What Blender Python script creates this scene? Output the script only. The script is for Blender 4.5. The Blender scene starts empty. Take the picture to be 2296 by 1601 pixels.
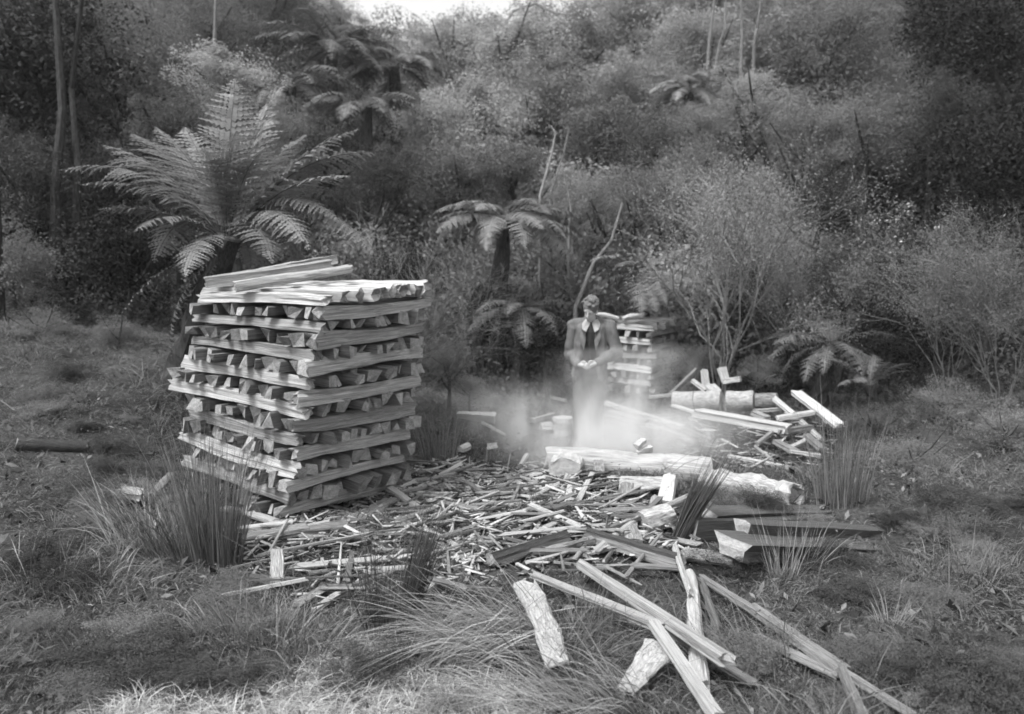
import bpy, bmesh, math, random
import numpy as np
from mathutils import Vector, Matrix, noise as mnoise

R = math.radians
random.seed(7)
rng = np.random.default_rng(7)
scene = bpy.context.scene
C = scene.collection

# ------------------------------------------------------------------ camera, sky, sun, exposure
PW, PH, F = 2295.0, 1601.0, 1900.0          # the photograph's own pixel frame used for measuring
CAM_H = 2.05
PITCH = math.atan((800.5 - 595.0) / F)
cam = bpy.data.cameras.new('camera')
cam.sensor_width = 36.0
cam.lens = 36.0 * F / PW
cam.clip_end = 500
cam.dof.use_dof = True
cam.dof.focus_distance = 6.0
cam.dof.aperture_fstop = 1.5
cam_o = bpy.data.objects.new('camera', cam)
cam_o.location = (0, 0, CAM_H)
cam_o.rotation_euler = (math.pi / 2 - PITCH, 0, 0)
C.objects.link(cam_o)
scene.camera = cam_o

SUN_EL, SUN_AZ = R(58), R(232)              # azimuth clockwise from +Y: behind and left of the camera
sun_dir = Vector((math.sin(SUN_AZ) * math.cos(SUN_EL), math.cos(SUN_AZ) * math.cos(SUN_EL), math.sin(SUN_EL)))
world = bpy.data.worlds.new('World')
scene.world = world
world.use_nodes = True
wn = world.node_tree
wn.nodes.clear()
sky = wn.nodes.new('ShaderNodeTexSky')
sky.sky_type = 'NISHITA'
sky.sun_disc = False
sky.sun_elevation = SUN_EL
sky.sun_rotation = SUN_AZ
sky.air_density = 1.0
sky.dust_density = 4.0
bw = wn.nodes.new('ShaderNodeRGBToBW')      # black and white film
bg = wn.nodes.new('ShaderNodeBackground')
bg.inputs['Strength'].default_value = 0.15
wo = wn.nodes.new('ShaderNodeOutputWorld')
wn.links.new(sky.outputs[0], bw.inputs[0])
veil = wn.nodes.new('ShaderNodeMath')       # even overcast veil of cloud over the whole sky
veil.operation = 'ADD'
veil.inputs[1].default_value = 2.0
wn.links.new(bw.outputs[0], veil.inputs[0])
wn.links.new(veil.outputs[0], bg.inputs['Color'])
wn.links.new(bg.outputs[0], wo.inputs['Surface'])

sl = bpy.data.lights.new('sun', 'SUN')
sl.energy = 2.7
sl.angle = R(20)
sl.color = (1, 1, 1)
so = bpy.data.objects.new('sun', sl)
so.rotation_euler = (-sun_dir).to_track_quat('-Z', 'Y').to_euler()
so.location = sun_dir * 60
C.objects.link(so)

scene.view_settings.view_transform = 'Standard'
scene.view_settings.look = 'None'
scene.view_settings.gamma = 1.0
scene.view_settings.exposure = 0.62
scene.render.engine = 'CYCLES'
scene.cycles.use_denoising = True
scene.cycles.filter_width = 1.7
scene.cycles.max_bounces = 4
scene.cycles.adaptive_threshold = .03
scene.cycles.transparent_max_bounces = 8
scene.cycles.volume_bounces = 3
scene.cycles.debug_use_spatial_splits = True
scene.cycles.volume_step_rate = 1.0

# ------------------------------------------------------------------ measuring helpers
cp, sp = math.cos(PITCH), math.sin(PITCH)
def ray(px, py):
    x = (px - PW / 2) / F
    y = -(py - PH / 2) / F
    # camera space (x, y up, forward 1) -> world
    return Vector((x, cp + y * sp, -sp + y * cp))
def at(px, py, d):
    """point seen at photo pixel (px, py) whose world depth (Y) is d metres"""
    r = ray(px, py)
    return Vector((0, 0, CAM_H)) + r * (d / r.y)

# ------------------------------------------------------------------ ground height
ctrl = []
for px, py, d in [(1310, 993, 9.8), (640, 1186, 6.7), (430, 1140, 7.35), (910, 1136, 8.0), (700, 1100, 8.7), (1147, 1601, 3.85),
                  (0, 1601, 3.55), (2295, 1601, 3.9), (0, 1100, 6.6), (0, 1300, 5.0), (0, 900, 9.0), (60, 720, 13), (330, 760, 12.5),
                  (2295, 1100, 7.6), (2295, 950, 10.2), (1900, 900, 12.6), (1450, 888, 13), (1000, 855, 13.4), (1700, 1250, 5.8),
                  (1147, 1250, 6.0), (1650, 1000, 9.6), (640, 1400, 4.8), (1700, 1450, 4.55), (2250, 900, 12.5), (395, 850, 9.6), (200, 1250, 5.5)]:
    p = at(px, py, d)
    ctrl.append((p.x, p.y, p.z))
for x, y, z in [(-9, -2, 0.5), (0, -3, 0.1), (9, -2, 0.2), (-9, 5, 1.3), (9, 5, 0.35), (9, 12, 0.5), (-10, 12, 2.0), (0, 1, 0.03), (3, 1.5, 0.02), (-3, 1, .25)]:
    ctrl.append((x, y, z))
K = np.array(ctrl)
def _phi(r2):
    return np.where(r2 > 1e-9, 0.5 * r2 * np.log(np.maximum(r2, 1e-9)), 0)
NK = len(K)
A = np.zeros((NK + 3, NK + 3))
d2 = ((K[:, None, :2] - K[None, :, :2]) ** 2).sum(-1)
A[:NK, :NK] = _phi(d2) + np.eye(NK) * 0.2
A[:NK, NK] = 1; A[:NK, NK + 1:] = K[:, :2]
A[NK, :NK] = 1; A[NK + 1:, :NK] = K[:, :2].T
W = np.linalg.solve(A, np.concatenate([K[:, 2], np.zeros(3)]))
_wd = rng.normal(size=(14, 2)); _wp = rng.uniform(0, 6.28, 14)
_wf = np.concatenate([rng.uniform(.7, 2, 5), rng.uniform(2.5, 6, 5), rng.uniform(7, 14, 4)])
_wd = _wd / np.linalg.norm(_wd, axis=1)[:, None] * _wf[:, None]
_wa = .05 / _wf
def hill(x, y):
    s = np.maximum(y - 13.0, 0)
    ang = x / np.maximum(y, 1)
    dip = np.exp(-((ang + 0.06) / 0.16) ** 2)
    slope = 0.56 - 0.12 * dip + 0.06 * np.clip(ang, -1, 1)
    ramp = np.where(s < 3, s * s / 6.0, s - 1.5)
    crest = 24.0
    ramp = np.where(ramp > crest, crest - (ramp - crest) * .25, ramp)
    side = np.maximum(np.abs(x) - 9.5, 0) * .32 * np.clip((y + 2) / 8, 0, 1)
    return slope * ramp + np.minimum(side, 8)
def G(x, y):
    x = np.atleast_1d(np.asarray(x, float)); y = np.atleast_1d(np.asarray(y, float))
    xc = np.clip(x, -9, 9); yc = np.clip(y, -3, 13.2)
    out = np.full(x.shape, W[NK]) + W[NK + 1] * xc + W[NK + 2] * yc
    for i in range(NK):
        out += W[i] * _phi((xc - K[i, 0]) ** 2 + (yc - K[i, 1]) ** 2)
    for k in range(14):
        out += _wa[k] * np.sin(x * _wd[k, 0] + y * _wd[k, 1] + _wp[k])
    return out + hill(x, y)
def gz(x, y):
    return float(G(x, y)[0])
def gp(px, py, lift=0.0):
    """the point on the pixel's ray that stands lift metres above the ground"""
    r = ray(px, py)
    ds = np.linspace(2.2, 40, 1500)
    t = ds / r.y
    zs = CAM_H + r.z * t
    g = G(r.x * t, ds) + lift
    k = int(np.argmax(zs < g))
    d = ds[k] if zs[k] < g[k] else 30.0
    p = at(px, py, float(d))
    p.z = gz(p.x, p.y) + lift
    return p

# ------------------------------------------------------------------ materials
def nodes_of(name):
    m = bpy.data.materials.new(name)
    m.use_nodes = True
    nt = m.node_tree
    return m, nt, nt.nodes['Principled BSDF'], nt.nodes, nt.links
def grey(v):
    return (v, v, v, 1)
def ramp_node(N, stops):
    r = N.new('ShaderNodeValToRGB')
    while len(r.color_ramp.elements) < len(stops):
        r.color_ramp.elements.new(0.5)
    for e, (p, v) in zip(r.color_ramp.elements, stops):
        e.position = p; e.color = grey(v)
    return r
def mul(N, L, a, b):
    m = N.new('ShaderNodeMath'); m.operation = 'MULTIPLY'
    for k, s in enumerate((a, b)):
        if isinstance(s, (int, float)):
            m.inputs[k].default_value = s
        else:
            L.new(s, m.inputs[k])
    return m.outputs[0]
def maprange(N, L, src, a, b, lo=0.0, hi=1.0):
    m = N.new('ShaderNodeMapRange')
    L.new(src, m.inputs[0])
    m.inputs[1].default_value = lo; m.inputs[2].default_value = hi
    m.inputs[3].default_value = a; m.inputs[4].default_value = b
    return m.outputs[0]
def noise_at(N, L, coord, scale, stretch=(1, 1, 1), detail=5, rough=.6, dist=0):
    mp = N.new('ShaderNodeMapping'); mp.inputs['Scale'].default_value = stretch
    L.new(coord, mp.inputs[0])
    t = N.new('ShaderNodeTexNoise')
    t.inputs['Scale'].default_value = scale; t.inputs['Detail'].default_value = detail
    t.inputs['Roughness'].default_value = rough; t.inputs['Distortion'].default_value = dist
    L.new(mp.outputs[0], t.inputs['Vector'])
    return t.outputs[0]

def wood_mat(name, lo, hi, bump=.5, rnd=(.75, 1.15), stain=.35):
    m, nt, b, N, L = nodes_of(name)
    tc = N.new('ShaderNodeTexCoord'); oi = N.new('ShaderNodeObjectInfo')
    add = N.new('ShaderNodeVectorMath'); add.operation = 'ADD'
    sc = N.new('ShaderNodeVectorMath'); sc.operation = 'SCALE'; sc.inputs['Scale'].default_value = 37.0
    comb = N.new('ShaderNodeCombineXYZ')
    for k in range(3):
        L.new(oi.outputs['Random'], comb.inputs[k])
    L.new(comb.outputs[0], sc.inputs[0]); L.new(tc.outputs['Object'], add.inputs[0]); L.new(sc.outputs[0], add.inputs[1])
    grain = noise_at(N, L, add.outputs[0], 3.0, (.8, 3.2, 3.2), 7, .72, .5)
    blot = noise_at(N, L, add.outputs[0], 5.0, (.8, 2.5, 2.5), 4, .6)
    r = ramp_node(N, [(.28, lo), (.5, (lo + hi) / 2), (.68, hi)])
    L.new(grain, r.inputs[0])
    v = mul(N, L, r.outputs[0], maprange(N, L, blot, 1 - stain, 1.12, .3, .65))
    v = mul(N, L, v, maprange(N, L, oi.outputs['Random'], rnd[0], rnd[1]))
    L.new(v, b.inputs['Base Color'])
    b.inputs['Roughness'].default_value = .75
    b.inputs['Specular IOR Level'].default_value = .25
    bm_ = N.new('ShaderNodeBump'); bm_.inputs['Strength'].default_value = bump; bm_.inputs['Distance'].default_value = .02
    L.new(grain, bm_.inputs['Height']); L.new(bm_.outputs[0], b.inputs['Normal'])
    return m
def end_mat(name, lo, hi, rnd=(.7, 1.1)):
    m, nt, b, N, L = nodes_of(name)
    tc = N.new('ShaderNodeTexCoord'); oi = N.new('ShaderNodeObjectInfo')
    sc = N.new('ShaderNodeVectorMath'); sc.operation = 'SCALE'; sc.inputs['Scale'].default_value = 9.0
    comb = N.new('ShaderNodeCombineXYZ')
    for k in range(3):
        L.new(oi.outputs['Random'], comb.inputs[k])
    L.new(comb.outputs[0], sc.inputs[0])
    add = N.new('ShaderNodeVectorMath'); add.operation = 'ADD'
    L.new(tc.outputs['Object'], add.inputs[0]); L.new(sc.outputs[0], add.inputs[1])
    t = noise_at(N, L, add.outputs[0], 7, (.3, 1, 1), 6, .75)
    big = noise_at(N, L, add.outputs[0], 2.2, (.3, 1, 1), 2, .5)
    r = ramp_node(N, [(.3, lo), (.7, hi)])
    L.new(t, r.inputs[0])
    v = mul(N, L, r.outputs[0], maprange(N, L, big, .7, 1.15, .3, .7))
    v = mul(N, L, v, maprange(N, L, oi.outputs['Random'], rnd[0], rnd[1]))
    L.new(v, b.inputs['Base Color'])
    b.inputs['Roughness'].default_value = .85
    b.inputs['Specular IOR Level'].default_value = .15
    bm_ = N.new('ShaderNodeBump'); bm_.inputs['Strength'].default_value = .5; bm_.inputs['Distance'].default_value = .015
    L.new(t, bm_.inputs['Height']); L.new(bm_.outputs[0], b.inputs['Normal'])
    return m
def plain_mat(name, lo, hi, scale=8, rough=.85, stretch=(1, 1, 1), bump=.4, spec=.2):
    m, nt, b, N, L = nodes_of(name)
    tc = N.new('ShaderNodeTexCoord')
    t = noise_at(N, L, tc.outputs['Object'], scale, stretch, 6, .65)
    r = ramp_node(N, [(.32, lo), (.68, hi)])
    L.new(t, r.inputs[0]); L.new(r.outputs[0], b.inputs['Base Color'])
    b.inputs['Roughness'].default_value = rough
    b.inputs['Specular IOR Level'].default_value = spec
    bm_ = N.new('ShaderNodeBump'); bm_.inputs['Strength'].default_value = bump; bm_.inputs['Distance'].default_value = .02
    L.new(t, bm_.inputs['Height']); L.new(bm_.outputs[0], b.inputs['Normal'])
    return m
def leaf_mat(name, v, rough=.5, rnd=(.75, 1.25), isl=(.6, 1.4), trans=.25, spec=.4):
    m, nt, b, N, L = nodes_of(name)
    oi = N.new('ShaderNodeObjectInfo'); ge = N.new('ShaderNodeNewGeometry')
    a = mul(N, L, maprange(N, L, oi.outputs['Random'], rnd[0] * v, rnd[1] * v), maprange(N, L, ge.outputs['Random Per Island'], isl[0], isl[1]))
    L.new(a, b.inputs['Base Color'])
    b.inputs['Roughness'].default_value = rough
    b.inputs['Specular IOR Level'].default_value = spec
    tr = N.new('ShaderNodeBsdfTranslucent'); L.new(a, tr.inputs[0])
    mx = N.new('ShaderNodeMixShader'); mx.inputs[0].default_value = trans
    L.new(b.outputs[0], mx.inputs[1]); L.new(tr.outputs[0], mx.inputs[2])
    L.new(mx.outputs[0], nt.nodes['Material Output'].inputs['Surface'])
    return m

M = {}
M['wood'] = wood_mat('split_wood', .20, .56, bump=.9, rnd=(.55, 1.2), stain=.55)
M['wood_long'] = wood_mat('split_wood_face', .26, .66, bump=.9, rnd=(.62, 1.12), stain=.5)
M['wood_grey'] = wood_mat('weathered_and_shaded_wood', .10, .32, bump=.9, stain=.55)
M['wood_pale'] = wood_mat('fresh_and_lit_wood', .30, .62, bump=.7, rnd=(.85, 1.08), stain=.35)
M['end'] = end_mat('end_grain', .13, .42, (.5, 1.2))
M['end_pale'] = end_mat('fresh_end_grain', .3, .55, (.9, 1.05))
M['end_beam'] = end_mat('weathered_end_grain', .2, .42, (.9, 1.05))
M['bark'] = plain_mat('bark', .03, .11, 14, .95, (.5, 3, 3), .9)
M['bark_dull'] = plain_mat('dull_bark', .045, .15, 9, .95, (.5, 3, 3), .9)
M['bark_mid'] = plain_mat('grey_bark', .10, .24, 10, .95, (.5, 3, 3), .9)
M['papery'] = plain_mat('pale_papery_bark', .17, .50, 6, .85, (.9, 2.2, 2.2), .7)
M['trunk'] = plain_mat('forest_trunk', .015, .06, 9, .95, (3, 3, .8), .8)
M['pale_trunk'] = plain_mat('pale_slender_trunk', .16, .32, 9, .9, (3, 3, .8), .5)
M['mid_trunk'] = plain_mat('grey_trunk', .10, .22, 9, .9, (3, 3, .8), .5)
M['twig'] = plain_mat('pale_twigs', .11, .24, 9, .9)
M['fern_trunk'] = plain_mat('fern_trunk_fibre', .02, .09, 16, .95, (4, 4, .7), 1.0)

def tag(o, label=None, cat=None, group=None, kind=None):
    if label: o['label'] = label
    if cat: o['category'] = cat
    if group: o['group'] = group
    if kind: o['kind'] = kind
    return o
def link(name, me, parent=None):
    o = bpy.data.objects.new(name, me)
    C.objects.link(o)
    if parent is not None:
        o.parent = parent
    return o
def empty(name, loc):
    o = bpy.data.objects.new(name, None)
    o.empty_display_size = .1
    o.location = loc
    C.objects.link(o)
    return o
def np_mesh(name, V, Fc, mats, midx=None, smooth=False):
    """mesh from numpy arrays: V (n,3), Fc (m,3|4)"""
    V = np.asarray(V, np.float32); Fc = np.asarray(Fc, np.int32)
    me = bpy.data.meshes.new(name)
    me.vertices.add(len(V)); me.vertices.foreach_set('co', V.ravel())
    k = Fc.shape[1]
    me.loops.add(Fc.size); me.loops.foreach_set('vertex_index', Fc.ravel())
    me.polygons.add(len(Fc)); me.polygons.foreach_set('loop_start', np.arange(0, Fc.size, k, dtype=np.int32))
    if midx is not None:
        me.polygons.foreach_set('material_index', np.asarray(midx, np.int32))
    if smooth:
        me.polygons.foreach_set('use_smooth', np.ones(len(Fc), bool))
    for m in (mats if isinstance(mats, (list, tuple)) else [mats]):
        me.materials.append(m)
    me.update(calc_edges=True)
    return me

# ------------------------------------------------------------------ ground
def ground():
    ys = np.concatenate([np.linspace(-9, 2.5, 40), np.linspace(2.6, 14, 260), 14 + np.cumsum(np.linspace(.1, 1.5, 90))])
    xs = np.concatenate([-8.5 - np.cumsum(np.linspace(.1, 2.2, 50))[::-1], np.linspace(-8.4, 8.4, 260), 8.5 + np.cumsum(np.linspace(.1, 2.2, 50))])
    X, Y = np.meshgrid(xs, ys)
    Z = G(X.ravel(), Y.ravel())
    V = np.stack([X.ravel(), Y.ravel(), Z], 1)
    nx, ny = len(xs), len(ys)
    i = (np.arange(ny - 1)[:, None] * nx + np.arange(nx - 1)[None, :]).ravel()
    Fq = np.stack([i, i + 1, i + nx + 1, i + nx], 1)
    m, nt, b, N, L = nodes_of('forest_soil')
    tc = N.new('ShaderNodeTexCoord')
    a = noise_at(N, L, tc.outputs['Object'], 1.1, (1, 1, 1), 8, .7)
    c = noise_at(N, L, tc.outputs['Object'], 26, (1, 1, 1), 5, .7)
    r1 = ramp_node(N, [(.35, .03), (.65, .09)])
    L.new(a, r1.inputs[0])
    v = mul(N, L, r1.outputs[0], maprange(N, L, c, .35, 1.9, .25, .75))
    L.new(v, b.inputs['Base Color'])
    b.inputs['Roughness'].default_value = .95; b.inputs['Specular IOR Level'].default_value = .1
    bm_ = N.new('ShaderNodeBump'); bm_.inputs['Strength'].default_value = 1.0; bm_.inputs['Distance'].default_value = .06
    L.new(c, bm_.inputs['Height']); L.new(bm_.outputs[0], b.inputs['Normal'])
    o = link('ground', np_mesh('ground', V, Fq, m, smooth=True))
    tag(o, kind='structure')
ground()

# ------------------------------------------------------------------ timber
def loft(sections, closed_ends=True):
    """sections: list of (k,3) rings -> verts, faces, end-face indices"""
    k = len(sections[0]); V = [tuple(p) for s in sections for p in s]; Fs = []
    for a in range(len(sections) - 1):
        for j in range(k):
            j2 = (j + 1) % k
            Fs.append((a * k + j, a * k + j2, (a + 1) * k + j2, (a + 1) * k + j))
    ends = []
    if closed_ends:
        ends = [len(Fs), len(Fs) + 1]
        Fs.append(tuple(range(k - 1, -1, -1)))
        Fs.append(tuple((len(sections) - 1) * k + j for j in range(k)))
    return V, Fs, ends
PROFILES = {
    'quad':  [(-.5, -.5), (.5, -.46), (.48, .5), (-.46, .44)],
    'wedge': [(-.5, -.42), (.46, -.5), (.12, .5), (-.2, .46)],
    'vee':   [(-.12, -.5), (.14, -.5), (.5, .38), (.05, .5), (-.5, .42)],
    'trap':  [(-.34, -.5), (.3, -.5), (.5, .5), (-.5, .46)],
    'half':  [(-.5, -.44), (.5, -.5), (.4, .2), (.0, .5), (-.42, .16)],
    'round': [(.5 * math.cos(t * math.pi / 5), .5 * math.sin(t * math.pi / 5)) for t in range(10)],
    'slab':  [(-.5, -.4), (.5, -.5), (.46, .3), (.1, .5), (-.5, .36)],
}
def timber_mesh(name, profile, seed, nseg=4, wob=.10, taper=.12, mats=None, bark_faces=(), ragged=.03, bow=0.0, sub=1):
    """unit timber: x -0.5..0.5 along its length, y/z within about -0.5..0.5; split ridges run along it"""
    r = random.Random(seed)
    prof = PROFILES[profile]
    rough = 0.0 if profile == 'round' else .07
    base, side = [], []
    for i, (y, z) in enumerate(prof):
        y2, z2 = prof[(i + 1) % len(prof)]
        for q in range(sub):
            t = q / sub
            base.append((y + (y2 - y) * t + r.uniform(-rough, rough), z + (z2 - z) * t + r.uniform(-rough, rough)))
            side.append(i)
    k = len(base)
    tw = r.uniform(-.18, .18); tp = r.uniform(-taper, taper)
    walk = [[0.0, 0.0] for _ in range(k)]
    oy = oz = 0.0
    cut = [r.uniform(-1, 1) * ragged for _ in range(k)], [r.uniform(-1, 1) * ragged for _ in range(k)]
    secs = []
    for i in range(nseg + 1):
        t = i / nseg
        s = 1 + tp * (t - .5) * 2
        a = tw * (t - .5)
        oy += r.uniform(-wob, wob) * .35; oz += r.uniform(-wob, wob) * .28
        oy *= .85; oz *= .85
        ring = []
        for j, (y, z) in enumerate(base):
            walk[j][0] = walk[j][0] * .75 + r.uniform(-wob, wob) * .55
            walk[j][1] = walk[j][1] * .75 + r.uniform(-wob, wob) * .55
            y2 = y * s * (1 + walk[j][0]) + oy
            z2 = z * s * (1 + walk[j][1]) + oz + bow * (1 - (2 * t - 1) ** 2)
            yy, zz = y2 * math.cos(a) - z2 * math.sin(a), y2 * math.sin(a) + z2 * math.cos(a)
            xx = t - .5
            if i == 0: xx += cut[0][j]
            elif i == nseg: xx += cut[1][j]
            ring.append((xx, yy, zz))
        secs.append(ring)
    V, Fs, ends = loft(secs)
    me = bpy.data.meshes.new(name)
    me.from_pydata(V, [], Fs)
    for m in (mats or [M['wood'], M['end'], M['bark_mid']]):
        me.materials.append(m)
    for fi, p in enumerate(me.polygons):
        if fi in ends:
            p.material_index = 1
        elif side[fi % k] in bark_faces:
            p.material_index = 2
    if profile == 'round':
        for fi, p in enumerate(me.polygons):
            p.use_smooth = fi not in ends
    me.update()
    return me
def frame(x, up):
    x = x.normalized()
    y = up.cross(x)
    if y.length < 1e-4:
        y = Vector((0, 1, 0))
    y.normalize()
    z = x.cross(y)
    return Matrix((x, y, z)).transposed()
def lay(o, a, b, w, h, up=Vector((0, 0, 1)), roll=0.0):
    """put a unit timber from a to b (centre line), w wide and h high"""
    a, b = Vector(a), Vector(b)
    m = frame(b - a, up) @ Matrix.Rotation(roll, 3, 'X')
    m = m.to_4x4()
    m.translation = (a + b) / 2
    o.matrix_world = m @ Matrix.Diagonal(((b - a).length, w, h, 1))
    return o

ORD = ['first', 'second', 'third', 'fourth', 'fifth', 'sixth', 'seventh', 'eighth', 'ninth', 'tenth', 'eleventh', 'twelfth',
       'thirteenth', 'fourteenth', 'fifteenth', 'sixteenth', 'seventeenth']
BILLETS = []
for k, pf in enumerate(['quad', 'quad', 'trap', 'quad', 'half', 'quad', 'wedge', 'quad', 'trap', 'quad', 'quad', 'half']):
    BILLETS.append(timber_mesh('billet', pf, 100 + k, 3, .15, .16, bark_faces=(2,) if k in (4, 11) else (),
                               mats=[M['wood_grey'] if k % 3 else M['bark_mid'], M['end'] if k % 2 else M['end_beam'], M['bark_mid']]))  # darkened sides put the shade of the gaps into the colour
LONGS = [timber_mesh('billet', pf, 300 + k, 10, .22, .22, ragged=.02, sub=3, bow=b,
                     mats=[M['wood_long'], M['end'], M['bark_mid']]) for k, (pf, b) in
         enumerate([('quad', .15), ('trap', -.15), ('quad', .2), ('half', -.25), ('slab', .15), ('quad', -.2), ('wedge', .1), ('vee', -.1)])]
LIT_TOPS = [timber_mesh('billet', pf, 330 + k, 8, .2, .16, ragged=.025, sub=2, mats=[M['wood_pale'], M['end'], M['bark_mid']]) for k, pf in enumerate(['quad', 'trap', 'slab', 'half'])]  # top layer in paler wood, light from above put into the colour
PALE_LONG = timber_mesh('billet', 'slab', 350, 10, .2, .12, ragged=.02, sub=3, bow=.2, mats=[M['wood_pale'], M['end_pale'], M['bark_mid']])

def crib(stack, corner, layers, a_deg, Lu, Lv, phi0, psi1, count, group, seed, pale_long=()):
    """cross-piled stack; corner(k) = front corner at the underside of layer k, u recedes left, v recedes right"""
    r = random.Random(seed)
    a = R(a_deg)
    def fr(k):
        f = 1 - k / (layers - 1)
        p = R(phi0) * f; q = psi1 * (1 - f)
        u = Vector((-math.cos(a) * math.cos(p), math.sin(a), math.cos(a) * math.sin(p)))
        v = Vector((math.sin(a) * math.cos(p), math.cos(a), -math.sin(a) * math.sin(p) + q))
        return u, v
    def P(k, t, s):
        u, v = fr(min(k, layers - 1))
        return corner(k) + u * t + v * s
    for k in range(layers):
        top_u = (layers - 1 - k) % 2 == 0                   # the topmost layer runs along u
        nb = count + (2 if k == layers - 1 else 0)
        down = layers - 1 - k
        for j in range(nb):
            lv, lu = Lv(k), Lu(k)
            span = (lv if top_u else lu) - .1
            off = .05 + span * (j + (0 if j == 0 else r.uniform(-.22, .22))) / (nb - 1)
            jit = [r.uniform(-.07, .07) for _ in range(4)]
            long_ = j == 0
            if top_u:
                A0, B0 = (k, -.02 + jit[0], off + (jit[3] * .5 if long_ else 0)), (k, lu + jit[1], off + (jit[2] if not long_ else jit[2] * .5))
            else:
                A0, B0 = (k, off + (jit[3] * .5 if long_ else 0), -.02 + jit[0]), (k, off + (jit[2] if not long_ else jit[2] * .5), lv + jit[1])
            a3, b3 = P(*A0), P(*B0)
            ha = (P(k + 1, *A0[1:]) - a3).z; hb = (P(k + 1, *B0[1:]) - b3).z
            h = (ha + hb) / 2 * (r.uniform(.66, .98) if long_ else r.uniform(.95, 1.03) if k == layers - 1 else r.uniform(.62, 1.04))
            w = (r.uniform(.085, .11) if long_ else r.uniform(.055, .115)) * (span / 1.36)
            if k == layers - 1:
                w *= 1.15
            up = Vector((0, 0, h / 2))
            if long_:
                me = PALE_LONG if k in pale_long else LONGS[r.randrange(len(LONGS))]
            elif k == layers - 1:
                me = LIT_TOPS[j % len(LIT_TOPS)]
            else:
                me = BILLETS[r.randrange(len(BILLETS))]
            o = link('timber_billet', me)
            ax = a3 + up; bx_ = b3 + up
            if r.random() < .5:
                ax, bx_ = bx_, ax
            lay(o, ax, bx_, w, h, roll=math.pi if (r.random() < .4 and not long_) else r.uniform(-.05, .05))
            face_long, face_end = ('left', 'right') if top_u else ('right', 'left')
            layer = 'top layer' if down == 0 else ORD[down] + ' layer down'
            if long_:
                lab = f'long split billet lying along {face_long} face of {stack}, {layer}'
            else:
                lab = f'{ORD[j - 1]} end-on billet from front corner, {layer}, {face_end} face of {stack}'
            tag(o, lab, 'timber billet', group)

# the tall stack: leans to the right, its lower courses tilted up to the left
STACK_D = 6.7
def c_tall(k):
    t = k / 16.0
    return at(640 + 105 * t, 1167 - 516 * t, STACK_D)
crib('tall stack', c_tall, 16, 27.3, lambda k: 1.46 - .34 * max(0, 1 - k / 9) + (.12 if k in (7, 8) else 0), lambda k: 1.53 + .16 * (1 - k / 15), 11.5, .03, 11,
     'billets in the tall timber stack', 11, pale_long=(15, 7))
# three loose billets lying across the top
def on_stack(px, py, d):
    return at(px, py, d)
for (ax, ay, ad, bx_, by, bd, w, h, lab) in [
        (462, 634, 7.28, 742, 592, 7.75, .10, .085, 'loose split billet across tall stack top, its pale end hanging at the left'),
        (528, 642, 7.0, 786, 601, 7.55, .10, .075, 'loose split billet across tall stack top, nearest of the three'),
        (575, 616, 7.6, 750, 582, 8.0, .10, .09, 'loose split billet across tall stack top, farthest of the three')]:
    o = link('timber_billet', timber_mesh('billet', 'quad', int(ax), 9, .2, .16, sub=3, mats=[M['wood_long'], M['end'], M['bark_mid']], ragged=.015))
    lay(o, at(ax, ay, ad), at(bx_, by, bd), w, h)
    tag(o, lab, 'timber billet', 'loose billets on the tall stack')

# the low stack behind the man
def c_low(k):
    t = k / 10.0
    return at(1462, 884 - 158 * t, 12.6)
crib('low stack', c_low, 10, 30, lambda k: 1.25, lambda k: 1.15, 2, .03, 7, 'billets in the low timber stack', 23, pale_long=(9, 7, 3))
for (ax, ay, bx_, by, d, pm) in [(1335, 706, 1385, 716, 12.9, 0), (1395, 716, 1440, 708, 12.8, 1)]:
    o = link('timber_billet', PALE_LONG)
    lay(o, at(ax, ay, d), at(bx_, by, d), .12, .09)
    tag(o, ['bright loose billet on low stack, touching the man\'s shoulder', 'bright loose billet on low stack top, clear of the man'][pm], 'timber billet', 'loose billets on the low stack')

# ------------------------------------------------------------------ loose timber on the ground
def slab_between(name, a, b, w, h, profile, seed, mats, label, cat, group=None, nseg=9, wob=.14, taper=.12, bow=0.0, ragged=.025, roll=0.0, bark=(), sub=3):
    o = link(name, timber_mesh(name, profile, seed, nseg, wob, taper, mats, bark, ragged, bow, 1 if profile == 'round' else sub))
    lay(o, a, b, w, h, roll=roll)
    tag(o, label, cat, group)
    return o
W0 = [M['wood'], M['end'], M['bark_mid']]
WG = [M['wood_grey'], M['end'], M['bark']]
WP = [M['wood_pale'], M['end_pale'], M['bark_mid']]
PB = [M['papery'], M['end_pale'], M['bark_mid']]
BK = [M['bark'], M['end'], M['bark']]
BM = [M['bark_mid'], M['end_pale'], M['bark']]
def gslab(name, x0, y0, x1, y1, w, h, mats, label, cat='plank', l0=0.0, l1=0.0, profile='quad', **kw):
    """a timber on the ground between two photo pixels; l0/l1 lift its ends"""
    if kw.get('group') == FG:
        w *= .66; h *= .75
    a = gp(x0, y0, l0 + h * .45); b = gp(x1, y1, l1 + h * .45)
    return slab_between(name, a, b, w, h, profile, int(x0 * 3 + y0), mats, label, cat, **kw)

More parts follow.
